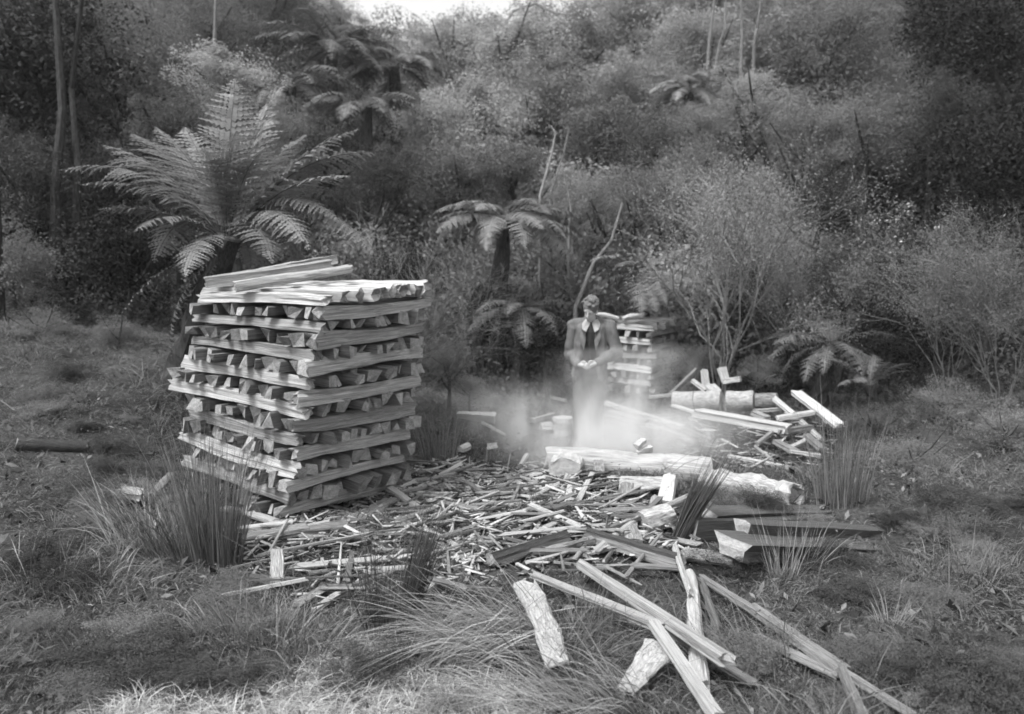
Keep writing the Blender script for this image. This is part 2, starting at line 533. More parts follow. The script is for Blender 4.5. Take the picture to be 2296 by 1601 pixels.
FG = 'planks scattered in the foreground'
gslab('bark_slab', 1180, 1312, 1252, 1488, .135, .035, PB, 'wide white bark slab lying toward the viewer in the rushes', 'bark slab', .20, .10, 'slab', wob=.2, bow=.8, ragged=.05, nseg=12)
gslab('plank', 1194, 1289, 1480, 1402, .085, .035, W0, 'flat plank starting beside the white bark slab, under the longest plank', 'plank', .12, .16, group=FG, wob=.17)
gslab('plank', 1478, 1404, 1688, 1533, .06, .04, WG, 'thin greyish plank whose far tip points right under the crossing planks', 'plank', .13, .04, group=FG, wob=.17)
gslab('plank', 1298, 1266, 1630, 1482, .085, .075, W0, 'longest plank of the crossed pile, squared dark end toward the right', 'plank', .12, .20, group=FG, wob=.13, taper=.1)
gslab('plank', 1334, 1352, 1470, 1412, .04, .03, W0, 'narrow lath lying just below the longest plank', 'plank', .10, .14, group=FG)
gslab('plank', 1462, 1394, 1606, 1612, .095, .05, WP, 'pale plank crossing over the pile and running out at the bottom edge', 'plank', .28, .05, group=FG, wob=.12, taper=.14)
gslab('split_limb', 1545, 1285, 1577, 1534, .075, .06, WP, 'pale gnarled limb standing out upright among the crossed planks', 'limb', .10, .05, 'half', wob=.25, bow=.3, nseg=12)
gslab('limb_offcut', 1514, 1226, 1548, 1330, .045, .04, WP, 'thin knobbly offcut leaning above the gnarled limb', 'limb', .10, .16, 'wedge', wob=.3, nseg=8)
gslab('limb_offcut', 1575, 1305, 1612, 1415, .045, .05, WG, 'grey splinter forking to the right of the gnarled limb', 'limb', .12, .06, 'wedge', wob=.3, nseg=8)
gslab('bark_slab', 1482, 1450, 1402, 1552, .135, .03, PB, 'short broad bark slab with flared end below the crossed planks', 'bark slab', .16, .04, 'slab', wob=.16, bow=-.6, taper=.3, nseg=10)
gslab('plank', 1572, 1296, 1700, 1375, .06, .05, W0, 'far tapering end piece of the long plank row at right', 'plank', .05, .08, group=FG, taper=.4)
gslab('plank', 1680, 1362, 1885, 1505, .105, .05, W0, 'broad weathered board with broken notch at right', 'plank', .08, .07, group=FG, wob=.2)
gslab('plank', 1868, 1496, 2052, 1606, .05, .045, W0, 'narrow plank running to the bottom right corner area', 'plank', .07, .03, group=FG)
gslab('plank', 1692, 1428, 1874, 1517, .055, .045, W0, 'plank lying below and parallel to the broad weathered board', 'plank', .03, .05, group=FG, wob=.12, taper=.3)
gslab('plank', 1884, 1502, 1934, 1612, .06, .05, W0, 'short plank propped against the narrow plank near bottom edge', 'plank', .14, .04, group=FG)
gslab('plank', 1806, 1560, 1836, 1612, .04, .03, W0, 'small splinter cut by the bottom edge, left of the propped plank', 'plank', .02, .02, group=FG)
gslab('plank', 1417, 1270, 1536, 1277, .07, .035, W0, 'short level board with dark shadow beneath, behind the crossed pile', 'plank', .08, .08, group=FG)
gslab('split_log', 1316, 1196, 1525, 1262, .10, .10, WG, 'dull grey split log slanting down to the gnarled limb', 'log', .05, .04, 'half', wob=.12, bark=(2, 3))
gslab('split_log', 1100, 1256, 1272, 1198, .09, .09, WG, 'grey split log among the litter left of the crossed planks', 'log', .03, .03, 'half', wob=.12, bark=(3,))
gslab('split_log', 1225, 1238, 1330, 1212, .05, .05, W0, 'thin stick lying across the litter beside the grey split log', 'log', .05, .05, wob=.2)

# heavy split beams piled at right
BG = 'heavy split beams in the low pile at right'
def beam(x0, y0, d0, x1, y1, d1, w, h, label, mats=None, **kw):
    slab_between('split_beam', at(x0, y0, d0), at(x1, y1, d1), w, h, kw.pop('profile', 'trap'), int(x0 + y0), mats or [M['bark_dull'], M['end_beam'], M['bark']], label, 'beam', BG, nseg=9, wob=.11, taper=.05, ragged=.008, sub=2, **kw)
beam(1640, 1226, 5.55, 1990, 1240, 6.35, .30, .125, 'thick half-log beam with broad pale end, lowest in front of the pile')
beam(1662, 1182, 5.85, 1985, 1195, 6.6, .17, .095, 'beam with squarish pale end lying on the thick half-log beam')
beam(1588, 1158, 6.35, 1905, 1150, 7.0, .22, .10, 'dark beam at the back of the low pile, under the hollow log')
beam(1553, 1186, 6.15, 1850, 1176, 6.7, .10, .16, 'narrow dark beam with small oval pale end in the low pile')
gslab('split_beam', 1530, 1240, 1650, 1256, .16, .07, W0, 'flat board below the thick half-log beam, left of its pale end', 'beam', .03, .02, 'slab', group=BG)
gslab('split_beam', 1420, 1222, 1408, 1176, .12, .10, W0, 'short upright-looking block in the litter left of the rushes', 'beam', .02, .02, 'slab')
gslab('split_block', 1440, 1170, 1500, 1150, .20, .16, W0, 'stubby pale block lying behind the dark rushes', 'block', .03, .03, 'slab', nseg=5)

# the long log that the man works at, and the pieces round it
def log(name, a, b, r0, label, mats, seed, profile='round', **kw):
    return slab_between(name, a, b, r0 * 2, r0 * 2, profile, seed, mats, label, 'log', nseg=14, wob=kw.pop('wob', .12), **kw)
log('fallen_log', at(1232, 1030, 8.55), at(1600, 1062, 7.9), .15, 'long pale debarked log lying in the smoke before the man', [M['papery'], M['end_pale'], M['bark_mid']], 41, wob=.10, taper=.08)
log('hollow_log', at(1585, 1072, 7.75), at(1772, 1112, 7.0), .115, 'white gnarled log with hollow broken end pointing at the viewer', PB, 43, wob=.30, taper=.05)
# hollow rim of its broken end
def hollow_rim(c, ax, r0):
    bm = bmesh.new()
    fr_ = frame(ax, Vector((0, 0, 1)))
    rr = random.Random(5)
    rings = []
    for (t, s) in [(-.06, 1.12), (0.0, 1.16), (.05, 1.08), (.055, .82), (0.0, .66), (-.05, .45)]:
        ring = []
        for k in range(14):
            an = k / 14 * 2 * math.pi
            q = r0 * s * (1 + .14 * math.sin(3 * an + 1) + rr.uniform(-.07, .07))
            ring.append(bm.verts.new(c + fr_ @ Vector((t + rr.uniform(-.015, .015), q * math.cos(an), q * math.sin(an)))))
        rings.append(ring)
    for a, b in zip(rings, rings[1:]):
        for k in range(14):
            bm.faces.new((a[k], a[(k + 1) % 14], b[(k + 1) % 14], b[k]))
    f = bm.faces.new(rings[-1]); f.material_index = 1
    me = bpy.data.meshes.new('hollow_end'); bm.to_mesh(me); bm.free()
    me.materials.append(M['papery']); me.materials.append(M['bark'])
    return me
hl = [o for o in bpy.data.objects if o.name == 'hollow_log'][0]
bpy.context.view_layer.update()
he = link('hollow_end', hollow_rim(at(1772, 1112, 7.0), at(1772, 1112, 7.0) - at(1585, 1072, 7.75), .115))
he.parent = hl
he.matrix_parent_inverse = hl.matrix_world.inverted()
gslab('split_block', 1262, 1052, 1272, 1032, .30, .20, WP, 'bright sawn block at the left end of the long log', 'block', .02, .05, 'slab', nseg=4, wob=.05)
slab_between('split_slab', at(1392, 1078, 7.35), at(1492, 1078, 7.25), .20, .09, 'half', 71, PB, 'rounded white slab bridging the two upright blocks', 'slab', nseg=8, wob=.12)
slab_between('upright_block', at(1404, 1086, 7.35), gp(1404, 1130) + Vector((0, 0, -.02)), .13, .16, 'quad', 72, W0, 'left upright pale block under the rounded slab', 'block', nseg=4)
slab_between('upright_block', at(1500, 1076, 7.25), gp(1492, 1136) + Vector((0, 0, -.02)), .13, .14, 'quad', 73, WP, 'right upright pale block under the rounded slab', 'block', nseg=4)
slab_between('upright_block', at(1342, 1042, 8.15), gp(1340, 1072), .10, .14, 'quad', 74, W0, 'small pale chock under the middle of the long log', 'block', nseg=4)
slab_between('short_dark_log', at(1415, 1108, 7.6), at(1478, 1106, 7.55), .2, .2, 'round', 75, BK, 'dark short log lying in the gap between the upright blocks', 'log', nseg=5)  # near-black short log filling the gap under the slab
for k, (x, y, w, l) in enumerate([(1436, 1002, .08, .09), (1443, 1018, .09, .14)]):
    c = at(x, y, 8.17)
    slab_between('wood_lump', c + Vector((-l / 2, 0, .0)), c + Vector((l / 2, .05, .05)), w, w * .8, 'vee', 80 + k, WP,
                 ['bright white jagged chunk standing on the long log, upper one', 'bright white rounded chunk on the long log, lower one'][k], 'wood chunk', nseg=5, wob=.25)

# litter left of the man
gslab('white_slab', 1026, 930, 1110, 938, .28, .10, WP, 'white tapering slab in the grass left of the smoke', 'slab', .05, .06, 'vee', taper=.3)
gslab('sawn_round', 1212, 956, 1236, 954, .22, .10, WP, 'bright oval chip near the left foot of the man', 'block', .04, .04, 'half', nseg=4)
gslab('split_block', 1100, 1028, 1104, 1000, .12, .10, W0, 'pale upright offcut left of the long log', 'block', .05, .22, 'quad', nseg=4)
gslab('split_block', 1030, 1008, 1050, 1000, .10, .08, WP, 'small pale offcut beside the rushes right of tall stack', 'block', .02, .02, 'half', nseg=4)
gslab('stick', 1080, 948, 1132, 975, .03, .03, W0, 'thin stick with bright tip left of the smoke', 'stick', .06, .03)
for k, (x0, y0, x1, y1, w, lab) in enumerate([
        (1205, 884, 1268, 898, .06, 'pale pole lying behind the smoke left of the man'),
        (1360, 905, 1530, 960, .08, 'long pale pole slanting right from behind the man'),
        (1360, 930, 1450, 950, .14, 'broad pale slab in the smoke right of the man'),
        (1440, 950, 1560, 992, .07, 'pale pole ending near the sawn stump'),
        (1190, 945, 1240, 930, .08, 'pale offcut in the smoke left of the man')]):
    gslab('pole', x0, y0, x1, y1, w, w * .7, WP if k % 2 else W0, lab, 'pole', .04, .04)

# the heap at right with the sawn log
for (x0, x1, lab) in [(1510, 1556, 'leftmost sawn length of the log in the right-hand heap'), (1558, 1616, 'second sawn length of the log in the right-hand heap'),
                      (1630, 1690, 'rounded third sawn length of the log in the right-hand heap'), (1694, 1742, 'rightmost sawn length of the log in the right-hand heap')]:
    f = lambda x: at(x, 899, 11.4 - (x - 1510) * .0025)
    log('sawn_log', f(x0), f(x1), .135 if x0 < 1690 else .11, lab, [M['papery'] if x0 != 1694 else M['wood_grey'], M['end_pale'], M['bark_mid']], x0, wob=.06, taper=.04)
HG = 'offcuts in the right-hand heap'
for k, (x0, y0, d0, x1, y1, d1, w, h, mats, lab) in enumerate([
        (1562, 925, 10.6, 1764, 962, 9.6, .17, .11, WP, 'bright flat beam lying in front of the sawn log'),
        (1508, 909, 11.0, 1562, 925, 10.7, .09, .04, WP, 'white strip meeting the left end of the bright beam'),
        (1578, 829, 11.6, 1585, 876, 11.5, .09, .06, WP, 'bright stick standing up behind the sawn log'),
        (1552, 852, 11.6, 1582, 874, 11.5, .09, .06, WP, 'bright offcut leaning left of the standing stick'),
        (1618, 825, 11.8, 1628, 856, 11.7, .12, .06, WP, 'bright pointed offcut right of the standing stick'),
        (1622, 856, 11.7, 1660, 850, 11.6, .11, .08, WP, 'bright rounded chunk lying at the top of the heap'),
        (1590, 866, 11.5, 1606, 882, 11.3, .12, .08, WP, 'pale chunk on the sawn log, below the standing stick'),
        (1455, 890, 11.8, 1612, 876, 11.6, .05, .05, W0, 'long thin pole reaching left over the sawn log'),
        (1500, 884, 11.9, 1560, 826, 11.9, .025, .025, W0, 'thin stick leaning up to the right above the long pole'),
        (1612, 885, 11.25, 1634, 922, 11.1, .10, .06, W0, 'board leaning on the sawn log between its lengths'),
        (1784, 880, 10.9, 1881, 955, 9.9, .13, .06, WP, 'thick pale board sloping down the right side of heap'),
        (1738, 893, 10.7, 1780, 928, 10.2, .08, .05, WP, 'pale board crossing in front of the sloping thick board'),
        (1742, 938, 10.1, 1822, 924, 10.3, .07, .05, WP, 'pale crosswise board below the thick sloping board'),
        (1690, 921, 10.5, 1750, 916, 10.6, .06, .04, W0, 'short thin board right of the sawn log'),
        (1690, 925, 10.4, 1720, 938, 10.1, .10, .05, W0, 'stubby board touching the right end of bright beam'),
        (1796, 944, 10.0, 1842, 984, 9.4, .06, .05, W0, 'narrow board sliding down toward the right rushes'),
        (1738, 990, 9.4, 1786, 1016, 9.0, .10, .06, W0, 'weathered board at the foot of the heap'),
        (1772, 1004, 9.2, 1808, 986, 9.4, .06, .04, W0, 'short bent offcut at the foot of the heap'),
        (1806, 976, 9.5, 1842, 1008, 9.0, .08, .05, W0, 'short offcut near the right rushes'),
        (1696, 994, 9.3, 1730, 968, 9.6, .05, .05, W0, 'narrow offcut below the bright beam\'s right end'),
        (1744, 968, 9.6, 1820, 958, 9.7, .09, .06, WG, 'dull log beneath the crosswise boards'),
        (1770, 1012, 9.0, 1838, 1022, 8.9, .05, .04, W0, 'long low offcut closest to the right rushes'),
        (1632, 1022, 8.9, 1768, 1050, 8.4, .035, .03, WP, 'long thin stick on bare ground before the heap'),
        (1692, 1000, 9.3, 1732, 1030, 8.8, .03, .03, W0, 'short stick above the long thin stick'),
        (1535, 962, 10.1, 1592, 988, 9.6, .05, .04, W0, 'slanting stick left of the sawn stump')]):
    a, b = at(x0, y0, d0), at(x1, y1, d1)
    for p in (a, b):
        p.z = max(p.z, gz(p.x, p.y) + h * .4)
    slab_between('offcut', a, b, w, h, ['quad', 'slab', 'quad', 'half'][k % 4] if k else 'quad', 500 + k, mats, lab, 'offcut', HG, nseg=6, wob=.1 if k else .03, taper=.1 if k else .03)
log('stump', gp(1587, 985) + Vector((0, 0, -.03)), gp(1587, 985) + Vector((0, 0, .12)), .085, 'small pale sawn stump standing in front of the bright beam', [M['papery'], M['end_pale'], M['bark']], 61)
log('stump', gp(1262, 975) + Vector((0, 0, -.03)), gp(1262, 975) + Vector((0, 0, .22)), .13, 'sawn stump half lost in smoke beside the man', [M['papery'], M['end_pale'], M['bark']], 62)
log('dark_log', gp(1690, 872) + Vector((0, 0, .08)), gp(1800, 872) + Vector((0, 0, .08)), .10, 'dark log lying behind the right-hand heap', BK, 63)

# slabs lying round the foot of the tall stack
FS = 'slabs round the foot of the tall stack'
for k, (x0, y0, x1, y1, w, h, l0, l1, mats, lab) in enumerate([
        (500, 1140, 618, 1172, .09, .04, .10, .05, WP, 'curved white slab poking out left under the tall stack'),
        (500, 1192, 655, 1174, .10, .035, .05, .10, WP, 'pale flat slab just below the curved white slab'),
        (545, 1208, 690, 1184, .11, .04, .06, .10, W0, 'grey-topped slab lying lowest of the left foot slabs'),
        (505, 1205, 640, 1222, .05, .03, .03, .03, WG, 'dark thin board at the left foot of stack'),
        (600, 1204, 780, 1180, .16, .035, .05, .08, WG, 'wavy weathered slab in front of the stack corner'),
        (740, 1190, 880, 1120, .14, .04, .05, .10, WG, 'long weathered slab leaning up along the right face foot'),
        (640, 1222, 800, 1212, .08, .03, .01, .01, WG, 'dull board flat on litter below the stack corner'),
        (872, 1094, 950, 1148, .07, .05, .12, .03, WP, 'pale board sliding off the right foot of the stack'),
        (900, 1106, 1048, 1113, .06, .04, .04, .04, WP, 'bright board lying level right of the tall stack'),
        (920, 1050, 990, 1072, .05, .03, .03, .03, WP, 'pale splinter at the right edge of the stack'),
        (560, 1300, 660, 1304, .07, .05, .02, .02, WG, 'dark board lying behind the lone pale slab'),
        (662, 1358, 728, 1320, .09, .02, .03, .05, W0, 'curling bark strip right of the lone pale slab'),
        (706, 1368, 766, 1330, .045, .025, .03, .03, WP, 'pale splinter right of the curling bark strip'),
        (720, 1315, 830, 1318, .06, .03, .01, .01, WG, 'dull flat board behind the pale splinter'),
        (540, 1330, 600, 1240, .02, .015, .02, .10, W0, 'thin lath leaning behind the lone pale slab')]):
    gslab('wood_slab', x0, y0, x1, y1, w, h, mats, lab, 'slab', l0 * .6, l1 * .6, 'slab' if k % 2 else 'quad', group=FS, wob=.16, bow=.3 if k in (0, 4, 12) else 0)
_b = gp(620, 1314, .02)
slab_between('wood_slab', at(622, 1232, _b.y + .16), _b, .085, .028, 'slab', 622, W0, 'short pale slab standing out alone in front of stack', 'slab', FS, wob=.16)
# far left
log('fallen_log', gp(40, 1012) + Vector((0, 0, .06)), gp(200, 1014) + Vector((0, 0, .05)), .055, 'charred dark log in the grass at far left', BK, 64)
log('fallen_log', gp(165, 1132) + Vector((0, 0, .04)), gp(228, 1160) + Vector((0, 0, .05)), .03, 'thin pale log end left of the tall rushes', W0, 65)
log('fallen_log', gp(232, 1162) + Vector((0, 0, .07)), gp(318, 1198) + Vector((0, 0, .06)), .045, 'dark-ended log lying in grass left of the tall rushes', BK, 66)
gslab('white_slab', 262, 1100, 318, 1112, .14, .10, WP, 'white wood lump in the grass left of the tall rushes', 'slab', .05, .05, 'half', nseg=5, wob=.25)
gslab('white_slab', 340, 1110, 385, 1065, .07, .04, WG, 'grey slab leaning behind the tall rushes', 'slab', .05, .2, 'quad')

# ------------------------------------------------------------------ wood litter
def box_batch(cs, ls, ws, hs, yaw, pit):
    """many thin tapered slivers as one vertex/face set"""
    m = len(cs)
    u = np.array([[-.5, -.5, -.5], [.5, -.22, -.5], [.5, .22, -.5], [-.5, .5, -.5], [-.5, -.4, .5], [.5, -.15, .3], [.5, .15, .3], [-.5, .4, .5]])
    P = np.repeat(u[None], m, 0) * np.stack([ls, ws, hs], 1)[:, None, :]
    c, s = np.cos(pit)[:, None], np.sin(pit)[:, None]
    x, z = P[..., 0] * c - P[..., 2] * s, P[..., 0] * s + P[..., 2] * c
    cy, sy = np.cos(yaw)[:, None], np.sin(yaw)[:, None]
    X, Y = x * cy - P[..., 1] * sy, x * sy + P[..., 1] * cy
    V = np.stack([X, Y, z], -1) + np.asarray(cs)[:, None, :]
    f = np.array([[0, 3, 2, 1], [4, 5, 6, 7], [0, 1, 5, 4], [1, 2, 6, 5], [2, 3, 7, 6], [3, 0, 4, 7]])
    Fc = (f[None] + (np.arange(m) * 8)[:, None, None]).reshape(-1, 4)
    return V.reshape(-1, 3), Fc
def in_poly(px, py, poly):
    inside = np.zeros(len(px), bool)
    j = len(poly) - 1
    for i in range(len(poly)):
        xi, yi = poly[i]; xj, yj = poly[j]
        c = ((yi > py) != (yj > py)) & (px < (xj - xi) * (py - yi) / (yj - yi + 1e-9) + xi)
        inside ^= c
        j = i
    return inside
LITTER = [tuple(gp(*q).xy) for q in [(560, 1225), (900, 1060), (1000, 1035), (1200, 1045), (1380, 1080), (1480, 1150), (1560, 1240), (1420, 1290), (1150, 1340), (930, 1370), (640, 1385), (540, 1300)]]
HEAP = [tuple(gp(*q).xy) for q in [(1480, 930), (1700, 930), (1880, 950), (1860, 1040), (1600, 1060), (1420, 985)]]
lx0, lx1 = min(p[0] for p in LITTER + HEAP), max(p[0] for p in LITTER + HEAP)
ly0, ly1 = min(p[1] for p in LITTER + HEAP), max(p[1] for p in LITTER + HEAP)
def scatter_in(poly, m):
    out = np.zeros((0, 2))
    while len(out) < m:
        q = np.stack([rng.uniform(lx0, lx1, m * 3), rng.uniform(ly0, ly1, m * 3)], 1)
        out = np.concatenate([out, q[in_poly(q[:, 0], q[:, 1], poly)]])
    return out[:m]
def chip_mat(name, lo, hi):
    m, nt, b, N, L = nodes_of(name)
    ge = N.new('ShaderNodeNewGeometry')
    r = ramp_node(N, [(0, lo * .4), (.3, lo), (.8, hi), (1, hi * 1.15)])
    L.new(ge.outputs['Random Per Island'], r.inputs[0])
    tc = N.new('ShaderNodeTexCoord')
    t = noise_at(N, L, tc.outputs['Object'], 40, (1, 1, 1), 3, .6)
    L.new(mul(N, L, r.outputs[0], maprange(N, L, t, .7, 1.2, .3, .7)), b.inputs['Base Color'])
    b.inputs['Roughness'].default_value = .85; b.inputs['Specular IOR Level'].default_value = .15
    return m
M['chips'] = chip_mat('wood_chips', .07, .42)
q = scatter_in(LITTER, 6500)
keep = rng.random(len(q)) < np.clip((q[:, 1] - 5.2) / 1.3, .06, 1) * (.45 + .55 * (np.sin(q[:, 0] * 4.1 + 2 * np.sin(q[:, 1] * 2.3)) * np.sin(q[:, 1] * 5.3) > -.35))
q = np.concatenate([q[keep], scatter_in(HEAP, 700)])
m_ = len(q)
ls = rng.gamma(1.7, .058, m_) + .025; ws = ls * rng.uniform(.05, .2, m_); hs = rng.uniform(.004, .016, m_)
zz = G(q[:, 0], q[:, 1]) + rng.uniform(.0, .07, m_)
V_, F_ = box_batch(np.stack([q[:, 0], q[:, 1], zz], 1), ls, ws, hs, rng.normal(.05, .8, m_) + np.where(rng.random(m_) < .35, 1.1, 0), rng.normal(0, .22, m_))
tag(link('wood_chips', np_mesh('wood_chips', V_, F_, M['chips'])), 'small chips and splinters covering the ground between stack and logs', 'wood chips', kind='stuff')
# the larger slivers, one by one
SL = [timber_mesh('sliver', ['wedge', 'slab', 'quad', 'half'][k % 4], 900 + k, 4, .2, .3, [M['wood_pale'] if k in (1, 4) else (M['wood'] if k % 2 else M['wood_grey']), M['end'], M['bark_mid']], ragged=.06) for k in range(8)]
q = scatter_in(LITTER, 420)
q = q[rng.random(len(q)) < np.clip((q[:, 1] - 4.9) / 1.6, .08, 1)][:215]
for k, (x, y) in enumerate(q):
    l = random.uniform(.22, .58) + (.5 * random.random() if random.random() < .5 else 0)
    yaw = random.gauss(.05, .75) + (1.0 if random.random() < .3 else 0)
    dx, dy = math.cos(yaw) * l / 2, math.sin(yaw) * l / 2
    lift = random.uniform(.02, .08)
    a = Vector((x - dx, y - dy, gz(x - dx, y - dy) + lift)); b = Vector((x + dx, y + dy, gz(x + dx, y + dy) + lift + random.uniform(-.03, .06)))
    o = link('wood_sliver', SL[k % 8])
    lay(o, a, b, random.uniform(.016, .055), random.uniform(.010, .026), roll=random.uniform(-.5, .5))
    tone = 'pale' if k % 8 in (1, 4) else ('greyish' if k % 2 else 'dull')
    px = PW / 2 + x / y * F
    where = 'beside the tall stack' if px < 900 else ('in the middle of the wood litter' if px < 1150 else 'in the litter before the long log')
    where += ', nearer the viewer' if y < 6.1 else ', farther back'
    tag(o, f'{"long" if l > .42 else "short"} {tone} split sliver lying {where}', 'wood sliver', 'slivers in the wood litter')

# ------------------------------------------------------------------ grass, rushes
def blades(base, tips_dir, length, width, droop, seg=3, flat=None):
    """curved tapering blades; arrays over blades. base (m,3), tips_dir (m,3) unit start direction"""
    m = len(base)
    side = np.cross(tips_dir, rng.normal(size=(m, 3)))
    side /= np.linalg.norm(side, axis=1)[:, None] + 1e-9
    hz = tips_dir.copy(); hz[:, 2] = 0
    hz /= np.linalg.norm(hz, axis=1)[:, None] + 1e-6
    rows = []
    for i in range(seg + 1):
        t = i / seg
        c = base + tips_dir * (length * t)[:, None] + (hz * .6 - np.array([0, 0, 1.0])) * (droop * length * t * t)[:, None]
        w = (width * (1 - .92 * t ** 1.5) / 2)[:, None]
        rows.append(c - side * w); rows.append(c + side * w)
    V = np.stack(rows, 1)                                   # (m, 2*(seg+1), 3)
    f = np.array([[2 * i, 2 * i + 1, 2 * i + 3, 2 * i + 2] for i in range(seg)])
    Fc = (f[None] + (np.arange(m) * 2 * (seg + 1))[:, None, None]).reshape(-1, 4)
    return V.reshape(-1, 3), Fc
def updirs(m, spread, lean=(0, 0)):
    d = np.stack([rng.normal(lean[0], spread, m), rng.normal(lean[1], spread, m), np.ones(m)], 1)
    return d / np.linalg.norm(d, axis=1)[:, None]
M['grass'] = leaf_mat('short_grass', .14, .6, (1, 1), (.45, 1.6), .3, .25)
M['glow_pale_grass'] = leaf_mat('glow_pale_grass', .5, .6, (1, 1), (.6, 1.4), .3, .25)  # pale tone puts the glow at the bottom edge into the grass
M['rush'] = leaf_mat('rush_stems', .13, .5, (.8, 1.1), (.4, 1.9), .15, .4)
M['rush_dark'] = leaf_mat('dark_rush_stems', .06, .5, (.8, 1.1), (.4, 1.8), .1, .4)
M['rush_pale'] = leaf_mat('pale_rush_stems', .26, .5, (.9, 1.1), (.5, 1.6), .2, .4)
M['herb'] = leaf_mat('ground_herbs', .11, .6, (1, 1), (.5, 1.6), .25, .3)

def tuft_field(m, density_fn):
    """points on the visible clearing, thinned by density_fn(x, y) in 0..1"""
    y = 2.6 + 11.8 * rng.random(m) ** 1.5
    x = rng.uniform(-1, 1, m) * (y * .68 + .6)
    keep = rng.random(m) < density_fn(x, y)
    return x[keep], y[keep]
STACKPOLY = [(c_tall(0) + Vector(v)).xy for v in [(0, 0, 0), (-1.4, .7, 0), (-.6, 2.1, 0), (.75, 1.35, 0)]]
def clump_noise(x, y, f=1.7):
    return np.sin(x * f + 1.3 * np.sin(y * f * .7 + 1)) * np.sin(y * f * 1.1 + 1.7 * np.sin(x * f * .6)) * .5 + .5
def dens(x, y):
    d = .25 + .75 * clump_noise(x, y) * (.5 + .5 * clump_noise(x + 3, y - 1, 4.1))
    d = np.where(in_poly(x, y, LITTER), .6 * d, d)
    d = np.where(in_poly(x, y, HEAP), .15, d)
    d = np.where(in_poly(x, y, STACKPOLY), 0, d)
    return d
x, y = tuft_field(44000, dens)
k_ = 9
xx = np.repeat(x, k_) + rng.normal(0, .035, len(x) * k_); yy = np.repeat(y, k_) + rng.normal(0, .035, len(x) * k_)
lean = np.repeat(rng.normal(0, .55, (len(x), 2)), k_, 0)
m_ = len(xx)
dirs = np.stack([lean[:, 0] + rng.normal(0, .35, m_), lean[:, 1] + rng.normal(0, .35, m_), np.ones(m_)], 1)
dirs /= np.linalg.norm(dirs, axis=1)[:, None]
tuftl = np.repeat((rng.gamma(3, .03, len(x)) + .03) * (.45 + 1.5 * clump_noise(x, y, 2.6) ** 2), k_)
V_, F_ = blades(np.stack([xx, yy, G(xx, yy) - .01], 1), dirs, tuftl * rng.uniform(.6, 1.2, m_), rng.uniform(.003, .007, m_) * (1 + yy / 14), rng.uniform(.2, .7, m_), 2)
tag(link('grass', np_mesh('grass', V_, F_, M['grass'])), 'short rough grass covering the clearing floor', 'grass', kind='stuff')
# low herbs and moss cushions, tiny leaves
x, y = tuft_field(60000, dens)
def leaf_cards(c, size, up=.6, asp=.5):
    m = len(c)
    nrm = rng.normal(size=(m, 3)); nrm[:, 2] = np.abs(nrm[:, 2]) * (1 - up) + up * 1.6
    nrm /= np.linalg.norm(nrm, axis=1)[:, None]
    a = np.cross(nrm, rng.normal(size=(m, 3))); a /= np.linalg.norm(a, axis=1)[:, None] + 1e-9
    b = np.cross(nrm, a)
    s = np.asarray(size)[:, None] / 2
    V = np.stack([c - a * s, c + b * s * asp + nrm * s * .12, c + a * s, c - b * s * asp + nrm * s * .12], 1)
    return V.reshape(-1, 3), np.arange(m * 4).reshape(-1, 4)
V_, F_ = leaf_cards(np.stack([x, y, G(x, y) + rng.gamma(1.5, .025, len(x))], 1), rng.uniform(.012, .03, len(x)) * (.6 + y / 10), .2, .35)
tag(link('ground_cover', np_mesh('ground_cover', V_, F_, M['herb'])), 'low leafy ground cover between the grass blades', 'ground cover', kind='stuff')
# bark scraps and dead leaves trodden into the floor
y = 2.6 + 9 * rng.random(9000) ** 1.4; x = rng.uniform(-1, 1, 9000) * (y * .66 + .5)
w_ = rng.random(9000) < .25 + .6 * clump_noise(x - 2, y + 4, 1.3)
x, y = x[w_], y[w_]
V_, F_ = leaf_cards(np.stack([x, y, G(x, y) + rng.uniform(.005, .05, len(x))], 1), rng.gamma(2, .02, len(x)) + .015, .5, .45)
M['scraps'] = chip_mat('bark_scraps', .04, .17)
tag(link('bark_scraps', np_mesh('bark_scraps', V_, F_, M['scraps'])), 'bark scraps and dead leaves strewn over the clearing floor', 'bark scraps', kind='stuff')
# grass at the front, coloured pale to imitate the glow there
GLOW_PATCH = [tuple(gp(*q).xy) for q in [(180, 1640), (300, 1570), (560, 1590), (690, 1500), (800, 1440), (960, 1470), (1150, 1540), (1230, 1601), (1100, 1760), (200, 1760)]]
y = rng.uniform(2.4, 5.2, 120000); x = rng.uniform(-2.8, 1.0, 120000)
w_ = in_poly(x, y, GLOW_PATCH)
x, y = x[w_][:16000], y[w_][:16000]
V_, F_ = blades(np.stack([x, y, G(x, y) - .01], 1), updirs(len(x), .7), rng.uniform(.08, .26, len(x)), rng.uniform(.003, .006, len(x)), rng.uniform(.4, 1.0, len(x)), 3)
tag(link('glow_pale_grass', np_mesh('glow_pale_grass', V_, F_, M['glow_pale_grass'])), 'grass patch at the bottom edge, coloured pale to imitate a glow', 'grass', kind='stuff')

